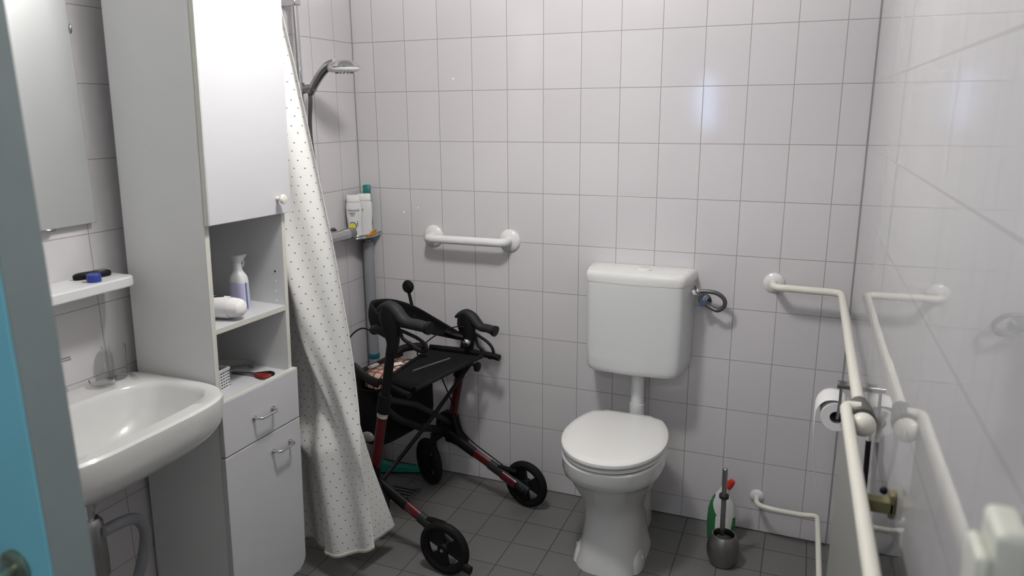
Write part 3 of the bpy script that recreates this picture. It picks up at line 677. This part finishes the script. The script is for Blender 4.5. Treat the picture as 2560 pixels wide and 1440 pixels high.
bm = B(); cyl(bm, (0, -.05, 0), (0, -.068, 0), .0125, .011); link('valve_cap', bm, mat('blue_grey_plastic', (.06, .09, .16), .4, noise=.05), sv)
bm = B(); prism(bm, [(1.463, .985), (1.487, .957), (1.487, .950), (1.463, .957)], 0, .01, M=Matrix(((1, 0, 0, 0), (0, 0, 1, -.06), (0, 1, 0, 0), (0, 0, 0, 1)))); link('elbow_bracket', bm, m_dchrome, fh)

# ================================================================== RIGHT WALL: RADIATOR + PIPES
ZP = 1.0
def xw(y): return 1.994+.0115*(-y)
up = thing('heating_pipe', 'upper cream pipe bending from the back wall toward the radiator', 'pipe')
bm = B(); tube(bm, [(1.736, -.002, ZP), (1.736, -.085, ZP+.002), (1.958, -.088, ZP), (1.966, -1.11, .985)], .0128, n=20, fil=.035); link('pipe_run', bm, m_creamp, up)
bm = B(); lathe(bm, [(.036, 0), (.036, .004), (.028, .010), (.015, .014)], n=32, M=Matrix.Translation((1.736, -.0005, ZP)) @ Matrix.Rotation(PI/2, 4, 'X')); tag(link('wall_rose', bm, m_grab, up), 'white round wall rose')
lo = thing('heating_pipe', 'lower thin cream pipe along the wall close to the floor', 'pipe')
bm = B(); tube(bm, [(1.735, -.002, .150), (1.738, -.07, .150), (1.80, -.085, .150), (1.905, -.085, .150), (1.952, -.085, .158), (1.966, -1.25, .155)], .0095, n=18, fil=.03); link('pipe_run', bm, m_creamp, lo)
bm = B(); lathe(bm, [(.027, 0), (.027, .003), (.020, .008), (.012, .011)], n=32, M=Matrix.Translation((1.735, -.0005, .150)) @ Matrix.Rotation(PI/2, 4, 'X')); tag(link('wall_rose', bm, m_grab, lo), 'white round wall rose')
va = thing('radiator_valve', 'radiator valve with olive-grey collar and cream ball end', 'valve')
bm = B(); cyl(bm, (1.966, -1.085, .988), (1.967, -1.125, .987), .018, .0235, n=10); cyl(bm, (1.967, -1.125, .987), (1.968, -1.172, .986), .0235, .026, n=10); link('collar', bm, m_collar, va, bevel=.002)
bm = B(); sph(bm, (1.968, -1.198, .986), .0245); cyl(bm, (1.968, -1.198, .986), (1.946, -1.19, .984), .017); tag(link('ball_end', bm, m_creamp, va), 'cream ball-shaped end')
ra = thing('radiator', 'flat off-white radiator with round top tube on the right wall', 'radiator')
bm = B(); tube(bm, [(1.965, -1.150, 1.003), (1.936, -1.150, 1.003), (1.937, -1.20, 1.001), (1.955, -2.02, .998)], .0118, n=20, fil=.018); tag(link('top_tube', bm, m_creamp, ra), 'cream round top tube')
bm = B()
vs = [(1.932, -1.172), (1.946, -1.172), (1.966, -2.02), (1.952, -2.02)]
prism(bm, vs, .10, .992); link('panel', bm, m_rad, ra, bevel=.003)
wb2 = thing('wall_bracket', 'cream plastic bracket in painted shade between radiator and right wall', 'bracket')
bm = B(); box(bm, 1.962, xw(-1.42)-.002, -1.452, -1.428, .930, .952); link('arm', bm, m_bracket, wb2, bevel=.002)
bm = B(); box(bm, xw(-1.42)-.010, xw(-1.42)-.001, -1.452, -1.424, .922, .966); link('wall_plate', bm, m_bracket, wb2, bevel=.002)
bm = B(); sph(bm, (xw(-1.4)-.016, -1.408, .952), .007, 1, 1, 1, 12); link('screw_cap', bm, m_black, wb2)
sk = thing('strap', 'narrow black strap hanging behind the radiator pipe on the right wall', 'strap')
bm = B(); tube(bm, [(1.998, -1.03, .882), (1.998, -1.045, .82), (1.997, -1.062, .750)], .0058, n=8, flat=.6); link('strap_band', bm, m_black, sk)
bm = B(); tube(bm, spline([(1.985, -1.03, .955), (1.992, -1.03, .93), (1.997, -1.03, .90), (1.998, -1.03, .882)], 4), .005, n=8); tag(link('hanging_loop', bm, m_plast, sk), 'white loop')
# toilet roll holder
YR = -.66
th = thing('roll_holder', 'chrome toilet roll holder on the right wall', 'roll holder')
bm = B(); cyl(bm, (1.942, YR, .875), (xw(YR)-.001, YR, .875), .0125); link('mount_bar', bm, m_chrome, th)
bm = B(); tube(bm, [(1.953, YR-.0, .870), (1.953, YR-.004, .83), (1.950, YR-.012, .779), (1.950, YR+.11, .779)], .004, n=10, fil=.008); link('hanger_wire', bm, m_dchrome, th)
rp = thing('toilet_roll', 'white toilet roll with a long loose strip on the chrome holder', 'toilet roll', (1.948, YR, .779))
Mr = Matrix.Rotation(-PI/2, 4, 'X')
bm = B(); lathe(bm, [(.017, 0), (.0400, 0), (.041, .002), (.041, .098), (.040, .10), (.017, .10)], n=40, M=Mr, cap0=False, cap1=False); link('paper_roll', bm, m_paper, rp)
bm = B(); lathe(bm, [(.0172, 0.0), (.0172, .10), (.0158, .10), (.0158, 0)], n=30, M=Mr, cap0=False, cap1=False); tag(link('core', bm, mat('card_core', (.12, .11, .10), .9, noise=.05), rp), 'dark cardboard core')
def strip(u, v):
    if v < .35:
        a = PI*.30+ (v/.35)*(PI*.70+.05); rr_ = .042+.012*min(1, v/.2); x, z = rr_*math.cos(a), rr_*math.sin(a)
    else:
        t = (v-.35)/.65; x = -.054-.002*math.sin(PI*t)+.022*t*t; z = -.004-.215*t
    return (x, .000+.098*u*(1-.75*max(0, v-.45)/.55), z)
sheet('loose_strip', strip, 6, 40, m_paper, rp, solid=.0012)
# switch box
sw = thing('light_switch', 'ivory surface-mounted switch box on the right wall at the corner of view', 'switch', (2.02, -2.092, 1.232))
bm = B(); box(bm, -.030, -.003, -.030, .028, -.050, .050); link('switch_box', bm, m_switch, sw, bevel=.008)
bm = B(); box(bm, -.041, -.0295, -.028, .020, -.040, .026); link('rocker', bm, m_switch, sw, bevel=.006)

# ================================================================== TOILET BRUSH + CLEANER
tb = thing('toilet_brush', 'steel toilet brush pot with upright brush handle on the floor', 'toilet brush', (1.642, -.262, .0005))
bm = B(); lathe(bm, [(.040, 0), (.046, .004), (.056, .035), (.059, .055), (.056, .080), (.046, .108), (.041, .116), (.038, .116), (.037, .10), (.045, .06), (.03, .012), (.001, .010)], n=44); link('pot', bm, m_steel, tb)
bm = B(); cyl(bm, (-.006, .004, .06), (-.010, .006, .363), .0088, n=16); sph(bm, (-.010, .006, .363), .0088); bh = link('handle', bm, m_dchrome, tb)
bm = B(); lathe(bm, [(.018, .03), (.030, .04), (.033, .07), (.030, .098), (.012, .108)], n=24); link('bristle_head', bm, mat('brush_bristles', (.03, .03, .03), .6, noise=.5, nscale=200, bump=1), bh)
bm = B(); lathe(bm, [(.0085, .250), (.017, .256), (.017, .268), (.0085, .275)], -.009, .005, n=20); link('stopper_disc', bm, m_dgrey, bh)
cn = thing('cleaner_bottle', 'white and green toilet cleaner bottle with red cap behind the brush', 'bottle', (1.617, -.110, .0005)); cn.scale = (1.20, 1.1, 1.0)
bm = B(); loft(bm, [selip(dx, 0, a, b_, 2.8, z, 40) for z, a, b_, dx in ((0, .036, .022, 0), (.005, .040, .026, 0), (.08, .043, .027, 0), (.13, .041, .026, 0), (.165, .034, .022, 0), (.19, .022, .018, .0), (.21, .015, .014, .004), (.225, .013, .013, .010))]); bb = link('bottle_body', bm, m_plast, cn)
m_gl = m_green
def patch(name, pts, m_, par, y):
    bm = B(); pts3 = [(x, y, z) for x, z in pts]
    for o_ in (0,):
        bm.faces.new([bm.verts.new(p) for p in pts3])
    return bm
def wrapped(name, a0, a1, z0, z1, m_, cut=None):
    bm = B(); nn = 18; rows = []
    for j in range(13):
        z = z0+(z1-z0)*j/12
        tab = ((0, .036, .022), (.005, .040, .026), (.08, .043, .027), (.13, .041, .026), (.165, .034, .022), (.19, .022, .018), (.21, .015, .014))
        for (za, aa, ba), (zb, ab, bb_) in zip(tab, tab[1:]):
            if za <= z <= zb: k = (z-za)/(zb-za); a = aa+(ab-aa)*k+.0008; b_ = ba+(bb_-ba)*k+.0008; break
        s0, s1 = cut(j/12) if cut else (a0, a1)
        row = []
        for i in range(nn+1):
            t = s0+(s1-s0)*i/nn; c, s = math.cos(t), math.sin(t)
            row.append(Vector((math.copysign(abs(c)**(2/2.8), c)*a, math.copysign(abs(s)**(2/2.8), s)*b_, z)))
        rows.append(row)
    loft(bm, rows, False, False, closed=False); return link(name, bm, m_, cn)
wrapped('green_label', 0, 0, .006, .188, m_green, lambda v: (PI*.95, PI*(1.35+.14*math.sin(v*5.2-.6))))
wrapped('green_label', 0, 0, .02, .11, m_green, lambda v: (PI*(1.72+.10*abs(v-.4)), PI*1.99))
wrapped('white_label', 0, 0, .02, .11, m_lid, lambda v: (PI*(1.42), PI*(1.62+.05*math.sin(v*3))))
bm = B(); lathe(bm, [(.013, 0), (.0125, .02), (.009, .034), (.005, .036)], n=20, M=Matrix.Translation((.012, -.001, .222)) @ Matrix.Rotation(.45, 4, 'Y')); link('cap', bm, m_redp, cn)

# ================================================================== WALKER
O = Vector((.797, -.412, 0)); ang = math.atan2(-.165, .986)
wk = thing('walker', 'dark red and black rollator walker parked in the shower corner', 'walker', (O.x, O.y, 0))
U = Vector((-.986, .165, 0)); V = Vector((.165, .986, 0))
def P(u, v, z): return U*u+V*v+Vector((0, 0, z))
def obj(name, bm, m, par=wk, **k): return link(name, bm, m, par, **k)
def wheel(u, v, turn=0, tilt=0, name='wheel', r=.100, hub=True, clean=False):
    """spoked hub with fat rubber tyre; axis along v"""
    e = bpy.data.objects.new(name, None); bpy.data.objects.remove(e)
    ax = Matrix.Translation(P(u, v, r+.001)) @ Matrix.Rotation(math.atan2(U.y, U.x)+turn, 4, 'Z') @ Matrix.Rotation(PI/2, 4, 'X')
    bm = B(); prof = []
    for k in range(17):
        a = 2*PI*k/16; prof.append((r-.0165+.0165*math.cos(a), .0165*math.sin(a)))
    lathe(bm, prof, n=56, M=ax, cap0=False, cap1=False); ty = link('wheel', bm, m_rubber, wk); tag(ty, None)
    bm = B(); lathe(bm, [(.068, -.011), (.076, -.013), (.076, .013), (.068, .011), (.068, -.011)], n=48, M=ax, cap0=False, cap1=False)
    lathe(bm, [(.020, -.016), (.022, -.012), (.022, .012), (.020, .016)], n=28, M=ax)
    for k in range(3):
        a = 2*PI/3*k+.9; w = .60
        ring = [(.024*math.cos(a-.75), .024*math.sin(a-.75)), (.070*math.cos(a-w), .070*math.sin(a-w)), (.071*math.cos(a), .071*math.sin(a)), (.070*math.cos(a+w), .070*math.sin(a+w)), (.024*math.cos(a+.75), .024*math.sin(a+.75))]
        prism(bm, ring, -.008, .008, M=ax)
    link('rim', bm, m_black, ty)
    bm = B(); lathe(bm, [(.006, .016), (.006, .021), (.002, .022)], n=14, M=ax); lathe(bm, [(.006, -.021), (.006, -.016)], n=14, M=ax); link('axle_bolt', bm, m_chrome, ty)
    return ty
HN, HF = -.262, .268
wheel(.022, -.284, turn=.08); wheel(.006, .262, turn=-.05)
wheel(.475, .212, turn=-.42, r=.104); wheel(.47, -.20, turn=.30)
# rear legs (red sleeves on black ends)
for v, uj, zj, u1, z1, s in ((HN+.022, .355, .242, .050, .108, -1), (HF-.028, .405, .255, .030, .100, 1)):
    def Q(t): return P(uj+(u1-uj)*t, v, zj+(z1-zj)*t)
    bm = B(); tube(bm, [Q(-.05), Q(.42)], .0235, n=20, flat=.62); obj('leg_joint_arm', bm, m_black)
    bm = B(); tube(bm, [Q(.36), Q(.74)], .0205, n=20, flat=.62); obj('rear_leg', bm, m_red)
    bm = B(); tube(bm, [Q(.62), Q(.86)], .0235, n=20, flat=.68); tube(bm, [Q(.84), Q(1.12)], .019, n=16, flat=.65, r1=.022); fk = obj('wheel_fork', bm, m_dgrey)
    bm = B(); tube(bm, [Q(.80)+V*.012*-s, Q(.98)+V*.012*-s], .0195, n=16, flat=.5); link('red_sleeve', bm, m_red, fk)
    bm = B(); cyl(bm, Q(1.02)-V*s*.004, Q(1.10)-V*s*.012, .013); link('axle_housing', bm, m_black, fk)
    bm = B(); sph(bm, Q(.92)-V*s*.014+Vector((0, 0, 0))-V*0, .0045, n=10); link('rivet', bm, m_chrome, fk)
    bm = B(); tube(bm, [Q(.70)+Vector((0, 0, .010)), Q(.80)+Vector((0, 0, .030)), Q(.98)+Vector((0, 0, .055))], .007, n=8, flat=1.6); obj('brake_shoe', bm, m_black)
bm = B(); tube(bm, [P(-.055, HN-.022, .055), P(-.080, HN-.024, .052), P(-.092, HN-.025, .05)], .018, n=14, flat=.6); obj('curb_lifter', bm, m_black)
# uprights
def upright(v, ub, zb, uc, zc, ut, zt, s):
    bm = B(); tube(bm, [P(ub, v, zb), P(uc, v, zc)], .0205, n=22, flat=.72, up=U); post = obj('upright_post', bm, m_red)
    bm = B(); tube(bm, [P(ub+.012, v, zb-.09), P(ub+.002, v, zb+.012)], .023, n=20, flat=.8); obj('front_joint', bm, m_black)
    d = (P(ut, v, zt)-P(uc, v, zc)).normalized()
    bm = B(); tube(bm, [P(uc, v, zc)-d*.05, P(uc, v, zc)+d*.022], .0255, n=22, flat=.8, up=U); link('height_clamp', bm, m_black, post)
    return post
pn = upright(HN, .350, .325, .289, .600, .240, .81, -1)
bm = B(); tube(bm, [P(.289, HN, .59), P(.240, HN, .835)], .0185, n=20, flat=.75, up=U); obj('handle_tube', bm, m_black)
bm = B(); tube(bm, [P(.3045, HN, .532), P(.2965, HN, .570)], .0222, n=22, flat=.76, up=U); tag(link('sticker', bm, mat('sticker', (.50, .49, .47), .5, noise=.15, nscale=70), pn), 'white sticker with small red print')
bm = B(); tube(bm, [P(.2960, HN, .572), P(.287, HN, .615)], .0240, n=22, flat=.8, up=U); link('black_sleeve', bm, m_black, pn)
pf = upright(HF, .385, .290, .330, .560, .297, .69, 1)
bm = B(); tube(bm, [P(.330, HF, .56), P(.297, HF, .70)], .0185, n=20, flat=.75, up=U); obj('handle_tube', bm, m_black)
bm = B(); sph(bm, P(.322, HF-.004, .532)-U*.017, .008, 1, 1, 1.2, 12); tag(link('reflector', bm, mat('reflector_white', (.7, .7, .7), .2, noise=.02), pf), 'small white reflector')
bm = B(); cyl(bm, P(.315, HF, .585)-U*.02, P(.25, HF, .572), .007); lathe(bm, [(.010, -.010), (.021, -.006), (.022, .004), (.012, .010)], n=8, M=Matrix.Translation(P(.245, HF, .570)) @ Matrix.Rotation(math.atan2(U.y, U.x), 4, 'Z') @ Matrix.Rotation(PI/2, 4, 'Y')); obj('star_knob', bm, m_black)
# handles
def handle_set(v, ut, zt, s, gl, kz):
    z0 = zt
    bm = B()      # moulded head
    secs_ = [(.0, -.055, .0190, .0185), (-.002, -.015, .026, .0205), (.004, .025, .038, .022), (.008, .060, .046, .024), (.010, .090, .040, .023), (.014, .110, .022, .019)]
    rings = []
    for du, dz, a, b_ in secs_:
        rings.append([P(ut+du, v, z0+dz)+U*(a*math.cos(t))+V*(b_*math.sin(t)) for t in [2*PI*k/24 for k in range(24)]])
    loft(bm, rings); hd = obj('handle_head', bm, m_black)
    bm = B()      # grey horn + palm grip in one swoop
    pts = [P(ut+.062, v, z0+.088), P(ut+.035, v, z0+.105), P(ut+.005, v, z0+.112), P(ut-.025, v, z0+.098), P(ut-.050, v, z0+.073), P(ut-.050-.035*gl, v, z0+.062), P(ut-.05-.08*gl, v, z0+.062), P(ut-.05-.135*gl, v, z0+.056)]
    sp_ = spline(pts, 5); rr = [.006, .012, .018, .021, .020, .017, .017, .019, .019]
    rings = []
    for i, p in enumerate(sp_):
        t = i/(len(sp_)-1)*(len(pts)-1); k = min(int(t), len(pts)-2); r_ = rr[k]+(rr[k+1]-rr[k])*(t-k)
        tg = (sp_[min(i+1, len(sp_)-1)]-sp_[max(i-1, 0)]).normalized(); nb_ = V.cross(tg).normalized()
        rings.append([p+V*(r_*1.15*math.cos(a))+nb_*(r_*math.sin(a)) for a in [2*PI*q/20 for q in range(20)]])
    loft(bm, rings); obj('hand_grip', bm, m_dgrey)
    bm = B(); cyl(bm, P(ut-.05-.130*gl, v, z0+.0565), P(ut-.05-.148*gl, v, z0+.054), .0225); link('grip_end', bm, m_black, hd)
    bm = B()      # brake lever loop
    pts = [P(ut-.035, v, z0+.030), P(ut-.075, v, z0+.020), P(ut-.120, v, z0+.006), P(ut-.150, v, z0-.012), P(ut-.160, v, z0-.034), P(ut-.145, v, z0-.052), P(ut-.120, v, z0-.050), P(ut-.085, v, z0-.030), P(ut-.050, v, z0-.010), P(ut-.040, v, z0+.012), P(ut-.035, v, z0+.030)]
    pts = [q_ + (U*(.035*0)+Vector((0, 0, 0))) for q_ in pts]
    b0 = P(ut-.035, v, z0+.030)
    pts = [b0+U*((q_-b0).dot(U)*(gl+.12))+Vector((0, 0, (q_-b0).z*kz)) for q_ in pts]
    tube(bm, spline(pts, 5), .0062, n=10); obj('brake_lever', bm, m_black)
    lp_ = [b0+U*((q_-b0).dot(U)*(gl+.12))+Vector((0, 0, (q_-b0).z*kz)) for q_ in (P(ut-.135, v, z0-.052), P(ut-.11, v, z0-.045), P(ut-.075, v, z0-.024))]
    bm = B(); tube(bm, lp_, .009, n=10, flat=.8); obj('lever_pad', bm, m_black)
handle_set(HN, .238, .846, -1, .80, .75)
handle_set(HF, .288, .684, 1, .60, 1.12)
bm = B(); cyl(bm, P(.262, HF-.028, .688), P(.262, HF-.045, .688), .006); sph(bm, P(.262, HF-.050, .688), .0165, 1, .9, 1, 20); tag(obj('bell', bm, m_chrome), 'shiny chrome bell')
# backrest belt sagging forward between the heads
BT = spline([(-.262, .275, .905), (-.20, .385, .932), (-.10, .425, .920), (0, .437, .893), (.10, .425, .845), (.18, .395, .785), (.25, .335, .718), (.268, .305, .700)], 6)
BB = spline([(-.262, .275, .865), (-.20, .385, .838), (-.10, .425, .815), (0, .437, .785), (.10, .425, .745), (.18, .395, .710), (.25, .335, .682), (.268, .305, .678)], 6)
def belt(u, v):
    k = min(int(u*(len(BT)-1)), len(BT)-2); f_ = u*(len(BT)-1)-k
    a = BT[k].lerp(BT[k+1], f_); b_ = BB[k].lerp(BB[k+1], f_); q = a.lerp(b_, v)
    return P(q.y+.012*math.sin(PI*v), q.x, q.z)
sheet('backrest_belt', belt, 40, 10, m_fab, wk, solid=.010)
bm = B(); tube(bm, spline([P(.37, HF-.05, .720), P(.33, HF-.02, .700), P(.298, HF, .692)], 5), .014, n=12, flat=1.3); obj('belt_clamp', bm, m_black)
bm = B(); tube(bm, spline([P(.25, HN, .85), P(.30, HN+.005, .862), P(.34, HN+.02, .85)], 5), .018, n=12); obj('belt_clamp', bm, m_black)
# cane holder knob standing up behind the belt
bm = B(); tube(bm, [P(.458, .10, .905), P(.432, .10, .80)], .0065, n=12); ck = obj('knob_stalk', bm, m_black)
bm = B(); lathe(bm, [(.010, -.014), (.022, -.011), (.027, -.003), (.027, .003), (.022, .011), (.010, .014)], n=28, M=Matrix.Translation(P(.460, .10, .924)) @ Matrix.Rotation(-.30, 4, 'Z') @ Matrix.Rotation(PI/2, 4, 'X')); link('round_knob', bm, m_rubber, ck)
# seat
def seat(u, v):
    vv = -.195+.405*u; f0 = .20+.02*(1-u); f1 = .450-.095*(1-u)
    uu = f0+(f1-f0)*v; z = .632+.008*u-.016*math.sin(PI*u)*math.sin(PI*v)+.004*v-.018*u*v
    return P(uu, vv, z)
st_ = sheet('seat', seat, 24, 16, m_fab, wk, solid=.006)
bm = B(); tube(bm, [P(.205, -.19, .632), P(.19, .225, .64)], .0085, n=12); tube(bm, [P(.352, -.19, .638), P(.455, .225, .625)], .0085, n=12); link('seat_bar', bm, m_black, st_)
bm = B(); tube(bm, spline([P(.325, -.055, .638), P(.318, .0, .637), P(.300, .060, .640), P(.275, .12, .646)], 5), .004, n=8, flat=.3); tag(link('piping_line', bm, mat('grey_piping', (.12, .12, .12), .5, noise=.05), st_), 'grey curved piping')
bm = B(); tube(bm, [P(.46, HF-.04, .632), P(.30, HF-.005, .632), P(.17, HF, .632), P(.135, HF, .628)], .0125, n=14, fil=.03, r1=.0135); obj('seat_side_rail', bm, m_black)
bm = B(); tube(bm, [P(.36, HN+.06, .640), P(.30, HN+.045, .634), P(.20, HN+.035, .622)], .011, n=14, fil=.03); obj('seat_side_rail', bm, m_black)
# X brace
bm = B(); tube(bm, [P(.370, HN+.01, .215), P(.300, .02, .42), P(.24, HF-.03, .615)], .0095, n=12, flat=.7); obj('cross_brace', bm, m_black)
bm = B(); tube(bm, [P(.290, HN+.01, .60), P(.315, -.05, .50), P(.385, HF-.01, .290)], .0120, n=12, flat=.7); obj('cross_brace', bm, m_dgrey)
bm = B(); tube(bm, [P(.30, HN+.03, .545), P(.33, HN+.12, .47), P(.37, .05, .35), P(.395, HF-.02, .262)], .015, n=12, flat=.6); obj('folding_link', bm, m_black)
# front caster forks
for v, ub, uc in ((HF, .400, .455), (HN, .385, .47)):
    vi = .215 if v > 0 else -.20
    bm = B(); tube(bm, [P(ub-.01, v, .31), P(ub+.02, (v+vi)/2, .25), P(uc-.005, vi+.0, .222)], .026, n=18, r1=.022); tube(bm, [P(uc-.01, vi, .235), P(uc+.01, vi+.025, .16), P(uc, vi+.026, .10)], .011, n=12, flat=1.4); tube(bm, [P(uc-.01, vi, .235), P(uc+.01, vi-.025, .16), P(uc, vi-.026, .10)], .011, n=12, flat=1.4); obj('caster_fork', bm, m_black)
# wide moulded joint shells (far and near)
def shell(v, pts, w):
    bm = B(); a = [P(u_, v-w, z_) for u_, z_ in pts]; b_ = [P(u_, v+w, z_) for u_, z_ in pts]; loft(bm, [a, b_]); return bm
ptsJ = [(.36, .335), (.42, .338), (.455, .315), (.462, .27), (.43, .222), (.37, .195), (.315, .195), (.305, .215), (.335, .25), (.350, .29)]
obj('joint_shell', shell(HF, ptsJ, .020), m_black, bevel=.008)
obj('joint_shell', shell(HN, [(u_-.01, z_-.02) for u_, z_ in ptsJ], .018), m_black, bevel=.008)
# bag hanging in front
def bagring(z, u0, u1, v0, v1):
    return [P((u0+u1)/2, 0, z)+U*(math.copysign(abs(math.cos(t))**.45, math.cos(t))*(u1-u0)/2)+V*((v0+v1)/2+math.copysign(abs(math.sin(t))**.45, math.sin(t))*(v1-v0)/2) for t in [2*PI*k/40 for k in range(40)]]
bg = thing('walker_bag', 'black fabric bag hung in the front of the walker under its seat', 'bag', (O.x, O.y, 0))
bm = B(); loft(bm, [bagring(z, a, b_, c, d_) for z, a, b_, c, d_ in ((.345, .40, .53, -.15, .13), (.355, .385, .56, -.18, .165), (.40, .38, .575, -.195, .18), (.50, .385, .58, -.20, .185), (.580, .39, .58, -.195, .185), (.582, .40, .57, -.185, .175), (.52, .405, .565, -.18, .17))])
link('bag_body', bm, m_fab, bg)
bm = B(); tube(bm, spline([P(.49, -.203, .672), P(.55, -.19, .625), P(.585, -.15, .600), P(.588, -.10, .588), P(.585, .02, .588), P(.583, .18, .600)], 6), .016, n=14, flat=.8)
tube(bm, spline([P(.375, -.195, .622), P(.42, -.200, .634), P(.455, -.203, .655), P(.49, -.203, .675)], 6), .018, n=14, flat=.6); link('bag_rim', bm, m_dgrey, bg)
bm = B(); sph(bm, P(.425, -.215, .405), .028, 1, .45, .75, 18); o = link('reflector_disc', bm, m_clearp, bg); tag(o, 'clear round reflector')
pl = B(); loft(pl, [bagring(z, .445+k, .565-k, -.09+k, .135-k) for z, k in ((.54, .0), (.594, .0), (.602, .01), (.604, .03))]); o = link('plaid_cloth', pl, m_plaid, bevel=.003); o.location = (O.x, O.y, 0)
tag(o, 'folded peach and red plaid cloth lying in the walker bag', 'cloth')
for i, (a, b_, l) in enumerate(((P(.49, .02, .6105), P(.475, .055, .6105), 'thin white papers edge lying on the plaid cloth behind the seat'), (P(.55, -.05, .6105), P(.55, -.005, .6105), 'pale folded paper strip at the left end of the plaid cloth'))):
    bm = B(); tube(bm, [a, b_], .006, n=8, flat=2.0); o = link('paper', bm, m_paper); o.location = (O.x, O.y, 0); tag(o, l, 'paper')
bm = B(); tube(bm, spline([P(.48, .03, .655), P(.475, .07, .668), P(.45, .12, .668), P(.425, .16, .66)], 5), .016, n=12, flat=.9); obj('seat_grab_loop', bm, m_black)
# brake cables
bm = B(); tube(bm, spline([P(.31, HN, .845), P(.38, HN, .855), P(.45, HN, .80), P(.50, HN+.01, .70), P(.47, HN+.01, .60)], 6), .0028, n=8); obj('brake_cable', bm, m_rubber)
bm = B(); tube(bm, spline([P(.255, HF, .735), P(.32, HF-.05, .745), P(.36, HF-.15, .72), P(.40, HF-.20, .66), P(.40, HF-.1, .60), P(.37, HF-.02, .40), P(.32, HF, .25), P(.12, HF, .15)], 6), .0028, n=8); obj('brake_cable', bm, m_rubber)

# ================================================================== FLOOR THINGS
sq = thing('squeegee', 'green plastic floor squeegee leaning against the back wall', 'squeegee', (.21, -.10, 0))
bm = B(); prism(bm, [(-.12, 0), (.10, 0), (.10, .016), (.03, .026), (-.04, .030), (-.09, .050), (-.105, .032), (-.12, .035)], 0, .03, M=Matrix.Rotation(.35, 4, 'Z') @ Matrix(((1, 0, 0, 0), (0, 0, 1, 0), (0, 1, 0, .008), (0, 0, 0, 1)))); link('squeegee_head', bm, m_gsq, sq, bevel=.003)
bm = B(); prism(bm, [(-.12, 0), (.10, 0), (.10, .009), (-.12, .009)], .008, .018, M=Matrix.Rotation(.35, 4, 'Z') @ Matrix(((1, 0, 0, 0), (0, 0, 1, 0), (0, 1, 0, .0), (0, 0, 0, 1)))); link('rubber_blade', bm, m_rubber, sq)
dn = thing('floor_drain', 'square dark metal floor drain under the walker', 'drain', (.29, -.262, 0))
bm = B(); box(bm, -.07, .07, -.07, .07, .0002, .003); link('grate_plate', bm, m_dchrome, dn, bevel=.001)
for i in range(5):
    bm = B(); box(bm, -.055, .055, -.05+.023*i, -.042+.023*i, .0031, .0038); link('grate_slot', bm, m_black, dn)
